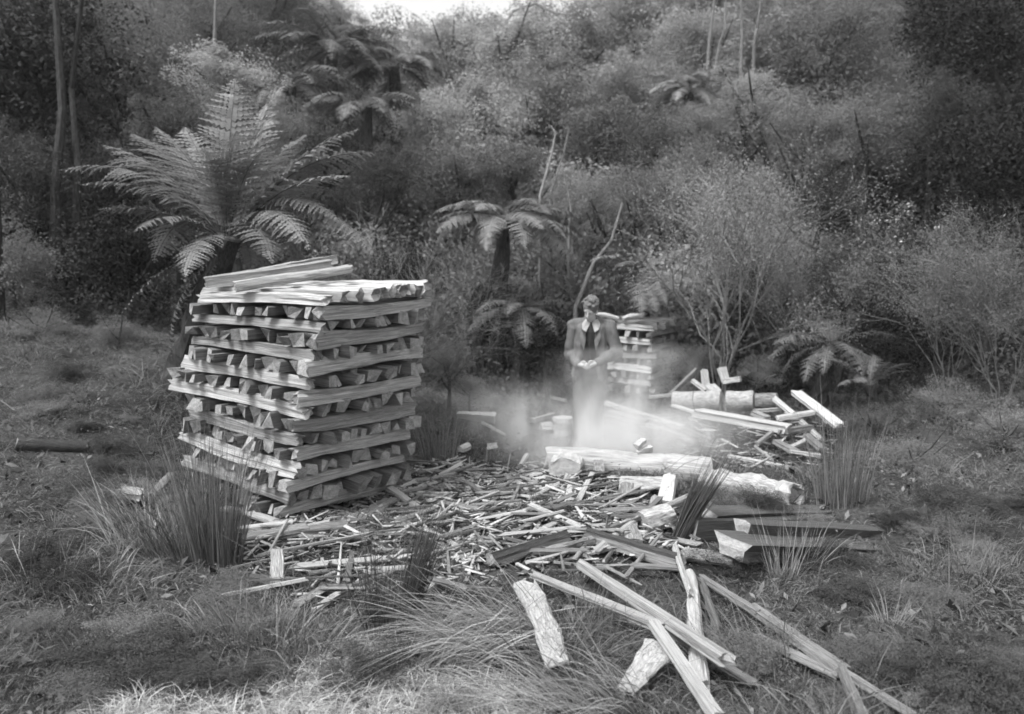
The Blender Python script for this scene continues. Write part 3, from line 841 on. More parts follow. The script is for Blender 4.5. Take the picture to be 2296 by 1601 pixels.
def rush(px, py, count, height, radius, spread, lean, label, mat='rush', droop=.12, width=.006, squash=.6):
    p = gp(px, py)
    an = rng.uniform(0, 6.28, count); rr = radius * np.sqrt(rng.random(count))
    bx_, by_ = p.x + rr * np.cos(an), p.y + rr * np.sin(an) * squash
    base = np.stack([bx_, by_, G(bx_, by_) - .02], 1)
    d = np.stack([lean[0] + np.cos(an) * rr / radius * spread + rng.normal(0, spread * .4, count),
                  lean[1] + np.sin(an) * rr / radius * spread + rng.normal(0, spread * .4, count), np.ones(count)], 1)
    d /= np.linalg.norm(d, axis=1)[:, None]
    ln = height * rng.beta(1.7, 1.5, count)
    V, Fc = blades(base, d, ln, rng.uniform(.6, 1.3, count) * width, rng.uniform(0, droop * 2, count), 5)
    V -= np.tile(np.array(p), (len(V), 1))
    o = link('rush_clump', np_mesh('rush_clump', V, Fc, M[mat]))
    o.location = p
    tag(o, label, 'rush clump', 'clumps of rushes')
rush(482, 1262, 620, 1.38, .19, .14, (.0, 0), 'tall dense rush clump hiding the left foot of the tall stack', droop=.10)
rush(400, 1255, 260, 1.15, .22, .32, (-.12, 0), 'looser rushes splaying left beside the tall dense clump', droop=.25)
rush(330, 1225, 200, .95, .30, .42, (-.12, .1), 'sparse arching rushes at far left of the tall clump', 'rush_pale', .35)
rush(440, 1210, 70, 1.45, .15, .22, (.05, 0), 'thin seed-headed stems rising highest against the stack', 'rush_pale', .22, .006)
rush(985, 1040, 260, .85, .20, .18, (-.02, 0), 'dark upright rushes right of the tall stack', droop=.1)
rush(865, 1425, 340, .85, .13, .22, (.05, 0), 'dark rushes in front, splaying below the tall stack', 'rush_dark', droop=.12)
rush(900, 1422, 420, 1.05, .05, .08, (.24, 0), 'dense dark rush bundle leaning right beside the splaying rushes', 'rush_dark', droop=.05)
rush(1515, 1222, 330, 1.0, .06, .09, (.42, .05), 'dark rush bundle leaning right in front of the long log', 'rush_dark', droop=.08)
rush(1755, 1295, 90, .62, .10, .42, (.05, 0), 'thin pale rushes fanning out before the heavy beams', 'rush_pale', .1, .005)
rush(1810, 1270, 70, .55, .10, .40, (.1, 0), 'second pale rush fan at the right of heavy beams', 'rush_pale', .15, .005)
rush(1885, 1130, 300, 1.15, .22, .12, (.0, 0), 'tall rushes at the right end of the heap', droop=.1)
rush(2000, 1400, 60, .40, .10, .5, (.1, 0), 'small pale rush tuft at lower right', 'rush_pale', .2, .004)
rush(1130, 1440, 480, .95, .30, .25, (-.75, -.2), 'sprawling rushes bent flat left of the bark slab', 'rush_pale', .45, .006)
rush(1000, 1480, 420, .80, .30, .3, (.65, -.15), 'flattened rushes sweeping right at the bottom centre', 'rush_pale', .5, .006)
rush(1330, 1580, 360, .75, .30, .3, (-.7, -.1), 'flattened rushes under the short broad bark slab', 'rush_pale', .5, .006)
rush(1290, 1500, 260, .7, .30, .4, (.3, -.3), 'tangled rushes between bark slab and crossed planks', 'rush', .5, .006)
rush(1640, 1480, 300, .6, .35, .4, (-.4, .2), 'arching rushes behind the end of the longest plank', 'rush', .5, .005)
rush(640, 1450, 500, .50, .40, .5, (.1, -.1), 'dark bushy tuft in the left foreground', 'rush', .4, .006)
rush(560, 1420, 260, .42, .40, .5, (0, 0), 'low tuft at the left of the dark bushy tuft', 'rush_pale', .4, .005)
rush(2190, 1290, 420, .45, .55, .5, (.1, 0), 'dark low tuft at the right edge', 'rush', .4, .006)
rush(120, 1300, 420, .40, .6, .5, (0, 0), 'low soft tuft at the left edge', 'rush_pale', .5, .006)

# ------------------------------------------------------------------ tree ferns
def frond_mesh(name, seed, bulge, npin=34, tooth=6, width=.17, droop=.25, mats=None):
    """unit frond: base at origin, tip at x = 1; arched up by bulge; pinnae toothed"""
    r = np.random.default_rng(seed)
    def spine(t):
        return np.array([t, wav * math.sin(t * 5) * t, bulge * 4.4 * (t ** .8) * (1 - t ** 1.9)])
    wav = r.uniform(-.025, .025)
    V, Fs, Mi = [], [], []
    # stalk
    ns = 10
    for i in range(ns + 1):
        t = i / ns
        c = spine(t); w = .0065 * (1 - .85 * t)
        for k in range(3):
            V.append(c + np.array([0, math.cos(k * 2.094) * w, math.sin(k * 2.094) * w]))
    for i in range(ns):
        for k in range(3):
            a = i * 3 + k; b = i * 3 + (k + 1) % 3
            Fs.append((a, b, b + 3, a + 3)); Mi.append(1)
    for i in range(npin):
        t = .10 + .89 * (i / (npin - 1)) ** .95
        prof = min(1, (t - .04) / .22) * (1 - max(0, (t - .55) / .45) ** 2.3)
        L_ = width * max(prof, .05)
        c = spine(t); tan = spine(min(t + .01, 1)) - spine(t - .01); tan /= np.linalg.norm(tan)
        nor = np.array([-tan[2], 0, tan[0]])
        for sgn in (-1, 1):
            if r.random() < .035:
                continue
            L_ = width * max(prof, .05) * r.uniform(.82, 1.12)
            d = np.array([0, sgn, 0]) * .93 + tan * (.34 + r.uniform(-.14, .14)) + nor * r.uniform(-.22, .14)
            d /= np.linalg.norm(d)
            e = np.cross(d, nor); e /= np.linalg.norm(e)
            pw = .0165 * (.55 + .45 * prof)
            nt_ = max(2, int(tooth * L_ / width + .5))
            prev = None
            for j in range(nt_ + 1):
                s = j / nt_
                q = c + d * L_ * s - nor * droop * L_ * s * s
                wj = pw * (1 - s * .82)
                i0 = len(V)
                V.append(q + e * wj * .25); V.append(q - e * wj * .25)
                # pinnule teeth: out to the side and forward
                fw = d * L_ / nt_ * .75
                V.append(q + e * wj * 1.35 + fw * .6); V.append(q - e * wj * 1.35 + fw * .6)
                if prev is not None:
                    Fs.append((prev, prev + 1, i0 + 1, i0)); Mi.append(0)
                    Fs.append((prev, i0, i0, prev + 2)); Mi.append(0)
                    Fs.append((prev + 1, prev + 3, i0 + 1, i0 + 1)); Mi.append(0)
                prev = i0
    me = bpy.data.meshes.new(name)
    Fs2 = []
    for f in Fs:
        g = []
        for v in f:
            if v not in g:
                g.append(v)
        Fs2.append(tuple(g))
    me.from_pydata([tuple(v) for v in V], [], Fs2)
    for m in mats:
        me.materials.append(m)
    me.polygons.foreach_set('material_index', np.array(Mi, np.int32))
    me.update()
    return me
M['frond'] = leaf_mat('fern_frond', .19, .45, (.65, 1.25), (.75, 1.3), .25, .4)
M['frond_shaded'] = leaf_mat('shaded_fern_frond', .12, .5, (.8, 1.2), (.8, 1.2), .2, .4)  # same frond with shade put into its colour
M['frond_dead'] = leaf_mat('dead_fern_frond', .12, .8, (.8, 1.1), (.7, 1.3), .1, .1)
M['stalk'] = plain_mat('frond_stalk', .03, .07, 20)
FR = {}
for key, mt in (('lit', 'frond'), ('dark', 'frond_shaded')):
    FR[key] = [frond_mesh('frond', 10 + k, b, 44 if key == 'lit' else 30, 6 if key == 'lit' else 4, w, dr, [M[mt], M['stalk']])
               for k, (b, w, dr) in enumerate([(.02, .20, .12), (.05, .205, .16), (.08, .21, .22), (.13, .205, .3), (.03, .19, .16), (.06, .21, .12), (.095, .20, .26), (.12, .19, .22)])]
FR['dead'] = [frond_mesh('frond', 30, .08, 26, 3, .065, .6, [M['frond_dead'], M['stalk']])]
def tube(pts, radii, k=8, jitter=0.0, seed=0):
    r = random.Random(seed)
    secs = []
    for i, (p, rad) in enumerate(zip(pts, radii)):
        p = Vector(p)
        d = (Vector(pts[min(i + 1, len(pts) - 1)]) - Vector(pts[max(i - 1, 0)]))
        fm = frame(d, Vector((0.3, 1, 0.1)))
        secs.append([p + fm @ Vector((0, math.cos(t / k * 6.2832), math.sin(t / k * 6.2832))) * rad * (1 + r.uniform(-jitter, jitter)) for t in range(k)])
    return loft(secs)
def tube_mesh(name, pts, radii, mat, k=8, jitter=0.0, seed=0):
    V, Fs, _ = tube(pts, radii, k, jitter, seed)
    me = bpy.data.meshes.new(name); me.from_pydata([tuple(v) for v in V], [], Fs); me.materials.append(mat); me.update()
    return me
def frond_to(root, base, tip, bulge_i, key, twist=0.0, name='frond'):
    me = FR[key][min(bulge_i + 4 * random.randrange(2), len(FR[key]) - 1)]
    o = link(name, me, root)
    d = tip - base
    m = frame(d, Vector((0, 0, 1))) @ Matrix.Rotation(twist, 3, 'X')
    m = m.to_4x4(); m.translation = base - root.location
    L_ = d.length
    o.matrix_local = m @ Matrix.Diagonal((L_, L_, L_, 1))
    return o
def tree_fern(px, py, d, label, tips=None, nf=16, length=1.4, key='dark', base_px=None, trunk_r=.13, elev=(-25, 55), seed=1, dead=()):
    r = random.Random(seed)
    c = at(px, py, d)
    if base_px:
        bq = at(base_px[0], base_px[1], base_px[2]); bx_, by_ = bq.x, bq.y
    else:
        bx_, by_ = c.x + r.uniform(-.15, .15), c.y + .1
    b = Vector((bx_, by_, gz(bx_, by_) - .05))
    root = empty('tree_fern', b)
    pts = [b.lerp(c, t) - b for t in np.linspace(0, 1, 12)]
    rad = [trunk_r * (1.25 - .45 * t + .25 * max(0, t - .8) * 5 * .4) for t in np.linspace(0, 1, 12)]
    link('trunk', tube_mesh('trunk', pts, rad, M['fern_trunk'], 14, .22, seed), root)
    if tips is None:
        tips = []
        for k in range(nf):
            an = k / nf * 6.2832 + r.uniform(-.2, .2)
            el = R(r.uniform(*elev)); L_ = length * r.uniform(.8, 1.1)
            tips.append((c + Vector((math.cos(an) * math.cos(el), math.sin(an) * math.cos(el), math.sin(el))) * L_, 2 if el < .3 else 1))
    for (t, bi) in tips:
        dd = (t - c); dd.z = 0
        base = c + (dd.normalized() * trunk_r * .5 if dd.length > .05 else Vector())
        frond_to(root, base, t, bi, key, r.uniform(-.25, .25))
    for t in dead:
        frond_to(root, c + Vector((0, 0, -.12)), t, 0, 'dead', r.uniform(-.4, .4), 'dead_frond')
    tag(root, label, 'tree fern', 'tree ferns')
    return root
D = 9.2
T = lambda x, y, d, b: (at(x, y, d), b)
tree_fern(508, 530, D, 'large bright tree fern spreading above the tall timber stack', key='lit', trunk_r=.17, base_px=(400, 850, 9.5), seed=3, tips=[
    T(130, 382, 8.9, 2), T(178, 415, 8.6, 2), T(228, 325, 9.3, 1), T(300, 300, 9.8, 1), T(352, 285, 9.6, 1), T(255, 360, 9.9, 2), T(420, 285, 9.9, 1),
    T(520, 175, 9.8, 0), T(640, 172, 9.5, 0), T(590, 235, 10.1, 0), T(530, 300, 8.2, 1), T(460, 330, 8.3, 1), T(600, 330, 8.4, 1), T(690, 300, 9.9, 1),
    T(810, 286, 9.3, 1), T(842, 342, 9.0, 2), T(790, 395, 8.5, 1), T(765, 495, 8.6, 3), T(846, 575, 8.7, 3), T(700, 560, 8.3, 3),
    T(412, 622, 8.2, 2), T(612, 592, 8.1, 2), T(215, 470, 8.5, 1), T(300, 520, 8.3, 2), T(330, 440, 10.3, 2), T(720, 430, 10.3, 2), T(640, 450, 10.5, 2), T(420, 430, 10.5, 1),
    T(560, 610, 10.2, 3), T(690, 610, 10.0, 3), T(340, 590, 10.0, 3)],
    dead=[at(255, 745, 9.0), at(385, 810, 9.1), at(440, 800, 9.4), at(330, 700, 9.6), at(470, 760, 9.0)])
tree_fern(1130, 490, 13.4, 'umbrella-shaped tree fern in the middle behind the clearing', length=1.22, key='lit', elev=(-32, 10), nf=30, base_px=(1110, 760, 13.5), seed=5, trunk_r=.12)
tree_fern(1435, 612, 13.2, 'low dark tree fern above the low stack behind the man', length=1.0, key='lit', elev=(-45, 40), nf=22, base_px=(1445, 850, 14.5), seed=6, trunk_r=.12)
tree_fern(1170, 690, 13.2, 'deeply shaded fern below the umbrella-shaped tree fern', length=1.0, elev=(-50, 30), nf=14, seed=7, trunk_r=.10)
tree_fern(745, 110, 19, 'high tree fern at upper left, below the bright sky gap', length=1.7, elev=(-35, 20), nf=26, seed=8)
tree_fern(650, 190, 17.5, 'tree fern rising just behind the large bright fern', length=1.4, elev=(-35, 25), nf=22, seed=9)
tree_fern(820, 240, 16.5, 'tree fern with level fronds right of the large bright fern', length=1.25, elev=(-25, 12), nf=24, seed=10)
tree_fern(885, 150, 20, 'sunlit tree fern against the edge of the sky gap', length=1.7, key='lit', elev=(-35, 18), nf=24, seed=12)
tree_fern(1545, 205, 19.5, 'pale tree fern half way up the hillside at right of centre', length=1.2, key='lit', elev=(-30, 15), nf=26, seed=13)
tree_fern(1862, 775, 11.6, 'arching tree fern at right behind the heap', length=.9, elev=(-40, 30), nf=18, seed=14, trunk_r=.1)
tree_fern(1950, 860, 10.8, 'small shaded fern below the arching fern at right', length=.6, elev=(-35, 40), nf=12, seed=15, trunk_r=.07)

# ------------------------------------------------------------------ leafy trees and shrubs
def crown_mesh(name, seed, nleaf, size, asp, clumps, mat, flat=.9, inner=.35, droop=0.0):
    """unit crown: leaves in clumps through the volume of a lumpy unit ball"""
    r = np.random.default_rng(seed)
    cc = r.normal(size=(clumps, 3)); cc /= np.linalg.norm(cc, axis=1)[:, None]
    cc *= ((r.random(clumps) ** .45) * r.uniform(.55, 1.2, clumps))[:, None] * np.array([1, 1, .9])
    cr = r.uniform(.14, .42, clumps)
    k = r.integers(0, clumps, nleaf)
    dv = r.normal(size=(nleaf, 3)); dv /= np.linalg.norm(dv, axis=1)[:, None]
    rad = (inner + (1 - inner) * r.random(nleaf) ** .5)
    p = cc[k] + dv * (cr[k] * rad)[:, None] * np.array([1.1, 1.1, .8])
    m = nleaf
    nrm = dv * .7 + r.normal(0, .5, (m, 3)) + np.array([0, 0, .55])
    nrm /= np.linalg.norm(nrm, axis=1)[:, None]
    a = np.cross(nrm, r.normal(size=(m, 3))); a[:, 2] -= droop
    a /= np.linalg.norm(a, axis=1)[:, None] + 1e-9
    b = np.cross(nrm, a)
    s = (size * r.uniform(.6, 1.3, m))[:, None] / 2
    V = np.stack([p - a * s, p + b * s * asp + nrm * s * .15, p + a * s, p - b * s * asp + nrm * s * .15], 1)
    return np_mesh(name, V.reshape(-1, 3), np.arange(m * 4).reshape(-1, 4), mat)
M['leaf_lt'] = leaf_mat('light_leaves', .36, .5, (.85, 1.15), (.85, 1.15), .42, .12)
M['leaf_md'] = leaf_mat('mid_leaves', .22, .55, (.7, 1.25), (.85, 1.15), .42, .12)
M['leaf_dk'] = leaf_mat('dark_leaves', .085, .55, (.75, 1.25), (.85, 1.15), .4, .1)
M['leaf_xd'] = leaf_mat('very_dark_leaves', .03, .6, (.7, 1.3), (.7, 1.3), .2, .15)  # near-black; for dark trees and for bushes standing in for shaded hollows
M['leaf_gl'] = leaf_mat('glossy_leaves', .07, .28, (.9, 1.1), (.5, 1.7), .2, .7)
CR = {}
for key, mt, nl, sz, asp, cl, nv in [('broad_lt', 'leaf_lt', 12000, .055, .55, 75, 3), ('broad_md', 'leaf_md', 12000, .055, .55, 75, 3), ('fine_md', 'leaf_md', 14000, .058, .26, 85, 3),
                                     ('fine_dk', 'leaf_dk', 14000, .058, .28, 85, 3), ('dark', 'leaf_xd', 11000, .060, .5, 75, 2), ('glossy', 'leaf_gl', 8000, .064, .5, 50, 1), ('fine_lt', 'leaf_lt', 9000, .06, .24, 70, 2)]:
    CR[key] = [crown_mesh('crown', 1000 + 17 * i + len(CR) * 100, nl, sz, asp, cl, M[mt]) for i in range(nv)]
def limbs_mesh(h, rx, r0, seed, mat, nlimb=5):
    """a tapered trunk of height h with limbs reaching into the crown"""
    r = random.Random(seed)
    bm_v, bm_f = [], []
    def add(V, Fs):
        o = len(bm_v); bm_v.extend([tuple(v) for v in V]); bm_f.extend([tuple(i + o for i in f) for f in Fs])
    bend = Vector((r.uniform(-.15, .15), r.uniform(-.1, .1), 0)) * h
    pts = [Vector((0, 0, h * t)) + bend * (4 * t * (1 - t)) for t in (0, .25, .5, .75, 1)]
    V, Fs, _ = tube(pts, [r0 * (1.2 - .8 * t) for t in (0, .25, .5, .75, 1)], 6, .1, seed); add(V, Fs)
    for k in range(nlimb):
        t = r.uniform(.45, .95)
        p = Vector((0, 0, h * t)) + bend * (4 * t * (1 - t))
        an = r.uniform(0, 6.28); q = p + Vector((math.cos(an) * rx * .7, math.sin(an) * rx * .7, rx * r.uniform(.3, .9)))
        mid = p.lerp(q, .5) + Vector((0, 0, -.08 * rx))
        V, Fs, _ = tube([p, mid, q], [r0 * .5, r0 * .35, r0 * .12], 5, .1, seed + k); add(V, Fs)
    me = bpy.data.meshes.new('trunk'); me.from_pydata(bm_v, [], bm_f); me.materials.append(mat); me.update()
    return me
def tree(name, px, py, d, rx, ry, kind, label, cat='tree', group=None, seed=0, trunk='trunk', r0=None, c=None):
    """crown centred on a photo pixel at depth d, radii given in photo pixels"""
    r = random.Random(seed + int(px * 7 + py))
    c = at(px, py, d) if c is None else c
    s = d / F
    rx_, rz_ = rx * s, ry * s
    g = gz(c.x, c.y)
    cz = max(c.z, g + rz_ * .3)
    root = empty(name, Vector((c.x, c.y, g - .03)))
    h = max(cz - g + .03, .15)
    link('trunk', limbs_mesh(h, rx_, r0 or max(.02, min(.10, .025 * h + .012)), seed + int(px), M[trunk]), root)
    me = CR[kind][r.randrange(len(CR[kind]))]
    o = link('crown', me, root)
    o.location = (0, 0, h)
    o.rotation_euler = (r.uniform(-.3, .3), r.uniform(-.3, .3), r.uniform(0, 6.28))
    o.scale = (rx_, (rx_ + rz_) / 2, rz_)
    tag(root, label, cat, group)
    return root
BGRP = 'trees and shrubs of the forest edge'
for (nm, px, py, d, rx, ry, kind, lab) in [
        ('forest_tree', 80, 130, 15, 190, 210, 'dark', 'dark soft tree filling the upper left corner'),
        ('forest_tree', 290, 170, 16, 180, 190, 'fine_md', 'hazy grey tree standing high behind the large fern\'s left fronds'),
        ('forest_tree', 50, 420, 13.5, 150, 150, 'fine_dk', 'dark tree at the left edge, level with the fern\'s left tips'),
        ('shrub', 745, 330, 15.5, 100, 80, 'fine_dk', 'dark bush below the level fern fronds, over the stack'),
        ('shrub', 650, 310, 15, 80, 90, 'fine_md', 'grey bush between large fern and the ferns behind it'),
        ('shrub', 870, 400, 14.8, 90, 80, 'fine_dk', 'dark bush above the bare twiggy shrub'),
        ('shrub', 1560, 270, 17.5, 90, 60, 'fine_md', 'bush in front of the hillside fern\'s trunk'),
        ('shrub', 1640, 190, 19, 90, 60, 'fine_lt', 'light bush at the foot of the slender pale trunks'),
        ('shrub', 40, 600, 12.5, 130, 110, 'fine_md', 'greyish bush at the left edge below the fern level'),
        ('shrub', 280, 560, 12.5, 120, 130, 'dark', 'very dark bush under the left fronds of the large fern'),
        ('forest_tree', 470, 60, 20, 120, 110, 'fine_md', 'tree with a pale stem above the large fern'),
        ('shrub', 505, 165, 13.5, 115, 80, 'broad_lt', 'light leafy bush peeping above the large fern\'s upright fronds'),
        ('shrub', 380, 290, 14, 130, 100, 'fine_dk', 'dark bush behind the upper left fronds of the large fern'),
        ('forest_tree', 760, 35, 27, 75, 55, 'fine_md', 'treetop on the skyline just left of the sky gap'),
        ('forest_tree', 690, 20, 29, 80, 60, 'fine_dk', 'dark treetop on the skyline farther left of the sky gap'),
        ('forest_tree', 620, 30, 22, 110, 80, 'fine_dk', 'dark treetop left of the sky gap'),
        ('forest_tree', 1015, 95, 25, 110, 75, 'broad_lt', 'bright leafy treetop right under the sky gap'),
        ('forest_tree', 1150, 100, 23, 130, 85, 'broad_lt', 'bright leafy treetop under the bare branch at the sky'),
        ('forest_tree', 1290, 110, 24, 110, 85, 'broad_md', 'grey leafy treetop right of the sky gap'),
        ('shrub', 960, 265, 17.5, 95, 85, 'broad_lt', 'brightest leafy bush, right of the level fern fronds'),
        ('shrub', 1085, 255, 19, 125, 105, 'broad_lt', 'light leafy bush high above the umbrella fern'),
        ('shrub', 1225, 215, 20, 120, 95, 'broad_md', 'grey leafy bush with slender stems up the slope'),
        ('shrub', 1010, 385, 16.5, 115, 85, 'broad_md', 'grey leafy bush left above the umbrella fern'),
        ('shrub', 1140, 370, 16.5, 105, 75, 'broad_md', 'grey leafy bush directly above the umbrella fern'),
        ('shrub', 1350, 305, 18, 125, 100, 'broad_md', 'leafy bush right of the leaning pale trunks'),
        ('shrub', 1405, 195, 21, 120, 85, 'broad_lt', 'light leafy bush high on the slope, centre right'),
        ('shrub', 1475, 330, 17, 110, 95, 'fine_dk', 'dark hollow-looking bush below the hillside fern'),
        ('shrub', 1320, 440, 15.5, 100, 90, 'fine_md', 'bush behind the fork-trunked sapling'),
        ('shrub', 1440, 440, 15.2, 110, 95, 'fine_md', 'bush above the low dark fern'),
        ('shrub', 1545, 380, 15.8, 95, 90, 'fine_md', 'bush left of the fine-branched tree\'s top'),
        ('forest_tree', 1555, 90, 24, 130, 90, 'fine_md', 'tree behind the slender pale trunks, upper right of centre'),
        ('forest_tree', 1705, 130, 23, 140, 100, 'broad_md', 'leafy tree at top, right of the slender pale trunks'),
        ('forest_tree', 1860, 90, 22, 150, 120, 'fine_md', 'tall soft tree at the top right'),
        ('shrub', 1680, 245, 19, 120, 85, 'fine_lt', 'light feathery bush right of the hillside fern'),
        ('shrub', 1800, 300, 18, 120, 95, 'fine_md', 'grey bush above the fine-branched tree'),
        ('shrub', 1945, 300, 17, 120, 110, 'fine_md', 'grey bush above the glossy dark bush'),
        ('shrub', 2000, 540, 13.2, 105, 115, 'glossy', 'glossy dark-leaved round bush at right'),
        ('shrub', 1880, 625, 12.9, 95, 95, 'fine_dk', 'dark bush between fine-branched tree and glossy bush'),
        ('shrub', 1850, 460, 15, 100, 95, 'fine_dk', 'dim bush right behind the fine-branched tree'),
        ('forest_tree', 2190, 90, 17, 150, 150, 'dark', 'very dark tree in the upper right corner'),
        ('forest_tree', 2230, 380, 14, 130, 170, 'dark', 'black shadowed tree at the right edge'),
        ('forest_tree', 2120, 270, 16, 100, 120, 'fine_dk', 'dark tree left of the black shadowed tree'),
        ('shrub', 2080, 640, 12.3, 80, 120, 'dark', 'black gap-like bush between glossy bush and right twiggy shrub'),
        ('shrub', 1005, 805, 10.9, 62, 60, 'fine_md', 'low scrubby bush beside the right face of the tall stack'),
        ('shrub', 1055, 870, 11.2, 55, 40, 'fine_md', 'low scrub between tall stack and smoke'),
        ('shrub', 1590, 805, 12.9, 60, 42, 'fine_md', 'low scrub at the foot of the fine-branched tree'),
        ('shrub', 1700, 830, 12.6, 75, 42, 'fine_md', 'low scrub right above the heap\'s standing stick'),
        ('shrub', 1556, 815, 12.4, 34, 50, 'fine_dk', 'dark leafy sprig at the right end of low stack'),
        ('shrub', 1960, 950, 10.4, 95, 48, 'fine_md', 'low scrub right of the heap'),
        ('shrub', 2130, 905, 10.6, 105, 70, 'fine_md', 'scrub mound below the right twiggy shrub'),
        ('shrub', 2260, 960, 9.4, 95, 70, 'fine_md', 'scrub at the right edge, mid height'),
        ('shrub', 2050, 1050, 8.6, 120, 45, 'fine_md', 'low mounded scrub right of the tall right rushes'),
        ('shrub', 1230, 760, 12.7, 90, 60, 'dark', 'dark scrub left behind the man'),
        ('shrub', 1090, 700, 13.6, 90, 80, 'dark', 'undergrowth blackened as the shaded hollow below the umbrella fern'),  # this and the next two: hollow shade put into the leaf colour
        ('shrub', 900, 640, 12.6, 70, 120, 'dark', 'bush darkened as shaded hollow behind the upper right corner of the tall stack'),
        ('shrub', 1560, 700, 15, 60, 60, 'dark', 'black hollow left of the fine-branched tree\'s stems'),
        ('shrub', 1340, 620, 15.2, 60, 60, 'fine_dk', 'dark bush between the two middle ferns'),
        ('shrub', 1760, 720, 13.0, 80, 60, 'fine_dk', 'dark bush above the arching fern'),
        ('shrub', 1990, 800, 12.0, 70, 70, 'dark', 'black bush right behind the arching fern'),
        ('shrub', 1250, 500, 15, 80, 70, 'fine_md', 'grey bush right of the umbrella fern'),
        ('shrub', 1650, 620, 13.8, 100, 110, 'fine_dk', 'dim bush seen through the fine-branched tree'),
        ('shrub', 270, 790, 11.2, 90, 45, 'fine_md', 'low scrub left of the large fern\'s trunk'),
        ('shrub', 100, 790, 11.5, 110, 40, 'fine_md', 'low scrub at the left forest edge')]:
    tree(nm, px, py, d, rx, ry, kind, lab, 'tree' if nm == 'forest_tree' else 'shrub', BGRP, seed=3)

# small heath tufts roughening the clearing floor
ht = random.Random(31)
zones = [((1640, 2290), (1080, 1590), 34, 'at right'), ((0, 560), (820, 1590), 34, 'at left'), ((560, 1100), (1390, 1590), 6, 'in the centre foreground')]
for (xr, yr, cnt, side_) in zones:
    for k in range(cnt):
        px, py = ht.uniform(*xr), ht.uniform(*yr)
        p = gp(px, py)
        if in_poly(np.array([p.x]), np.array([p.y]), LITTER)[0] or in_poly(np.array([p.x]), np.array([p.y]), STACKPOLY)[0]:
            continue
        o = link('heath_tuft', CR[['fine_md', 'fine_dk', 'fine_md', 'fine_dk'][k % 4]][k % 2])
        o.location = p + Vector((0, 0, .02))
        q = ht.uniform(.14, .34)
        o.scale = (q * 1.2, q, q * ht.uniform(.4, .75)); o.rotation_euler = (ht.uniform(-.2, .2), ht.uniform(-.2, .2), ht.uniform(0, 6))
        dep = 'near the bottom edge' if py > 1400 else ('beyond the planks' if side_ == 'at right' else 'on the bank') if py < 1200 else 'in the middle ground'
        tag(o, f'low {["grey", "dark", "grey", "dark"][k % 4]} heath tuft on the clearing floor {side_}, {dep}', 'heath tuft', 'heath tufts on the clearing floor')

# filler forest on the slope behind
ZN = lambda px: 'left' if px < 760 else ('middle' if px < 1530 else 'right')
occupied = []
fr_ = random.Random(99)
SKY = ([-400, 740, 815, 900, 950, 1010, 1080, 1200, 1270, 1330, 2800], [-80, -80, 10, 84, 58, 20, -5, 0, 5, -80, -80])
for row, dist in enumerate([14.8, 16.4, 18.2, 20.2, 22.6, 25.2, 28.2, 31.5, 35]):
    nx_ = 11 + row
    for k in range(nx_):
        px = -200 + 2700 * (k + .5 * (row % 2) + fr_.uniform(-.3, .3)) / nx_
        x = (px - PW / 2) / F * dist
        g = gz(x, dist)
        rr = fr_.uniform(1.1, 1.75) * (1 + row * .05)
        h = fr_.uniform(.5, 1.3) * (1 + row * .12) + (1.2 if row > 5 else 0)
        px2 = max(min(px + 60, 1290), 0)
        lim = CAM_H + (595 - max(np.interp(px, *SKY), np.interp(px - 60, *SKY), np.interp(px + 60, *SKY)) - fr_.uniform(0, 25)) / F * dist
        h = min(h, lim - rr * 1.0 - g)
        if h < -.6:
            continue
        c = Vector((x, dist, g + max(h, .1)))
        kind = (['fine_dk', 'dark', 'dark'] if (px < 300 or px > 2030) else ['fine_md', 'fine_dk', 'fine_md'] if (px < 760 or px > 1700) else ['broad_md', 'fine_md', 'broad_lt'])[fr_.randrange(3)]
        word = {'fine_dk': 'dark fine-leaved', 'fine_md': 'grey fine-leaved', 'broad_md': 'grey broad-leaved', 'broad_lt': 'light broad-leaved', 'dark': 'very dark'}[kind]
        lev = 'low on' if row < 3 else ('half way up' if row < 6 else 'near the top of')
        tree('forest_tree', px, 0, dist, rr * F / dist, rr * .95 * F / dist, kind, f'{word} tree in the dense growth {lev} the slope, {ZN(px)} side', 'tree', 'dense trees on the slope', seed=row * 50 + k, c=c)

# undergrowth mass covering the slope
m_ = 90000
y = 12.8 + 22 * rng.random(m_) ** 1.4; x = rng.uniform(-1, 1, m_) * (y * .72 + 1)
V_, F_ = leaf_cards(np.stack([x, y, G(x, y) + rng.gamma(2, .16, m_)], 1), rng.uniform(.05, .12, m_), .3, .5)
tag(link('undergrowth', np_mesh('undergrowth', V_, F_, M['leaf_dk'])), 'dark leafy undergrowth carpeting the forest slope', 'undergrowth', kind='stuff')

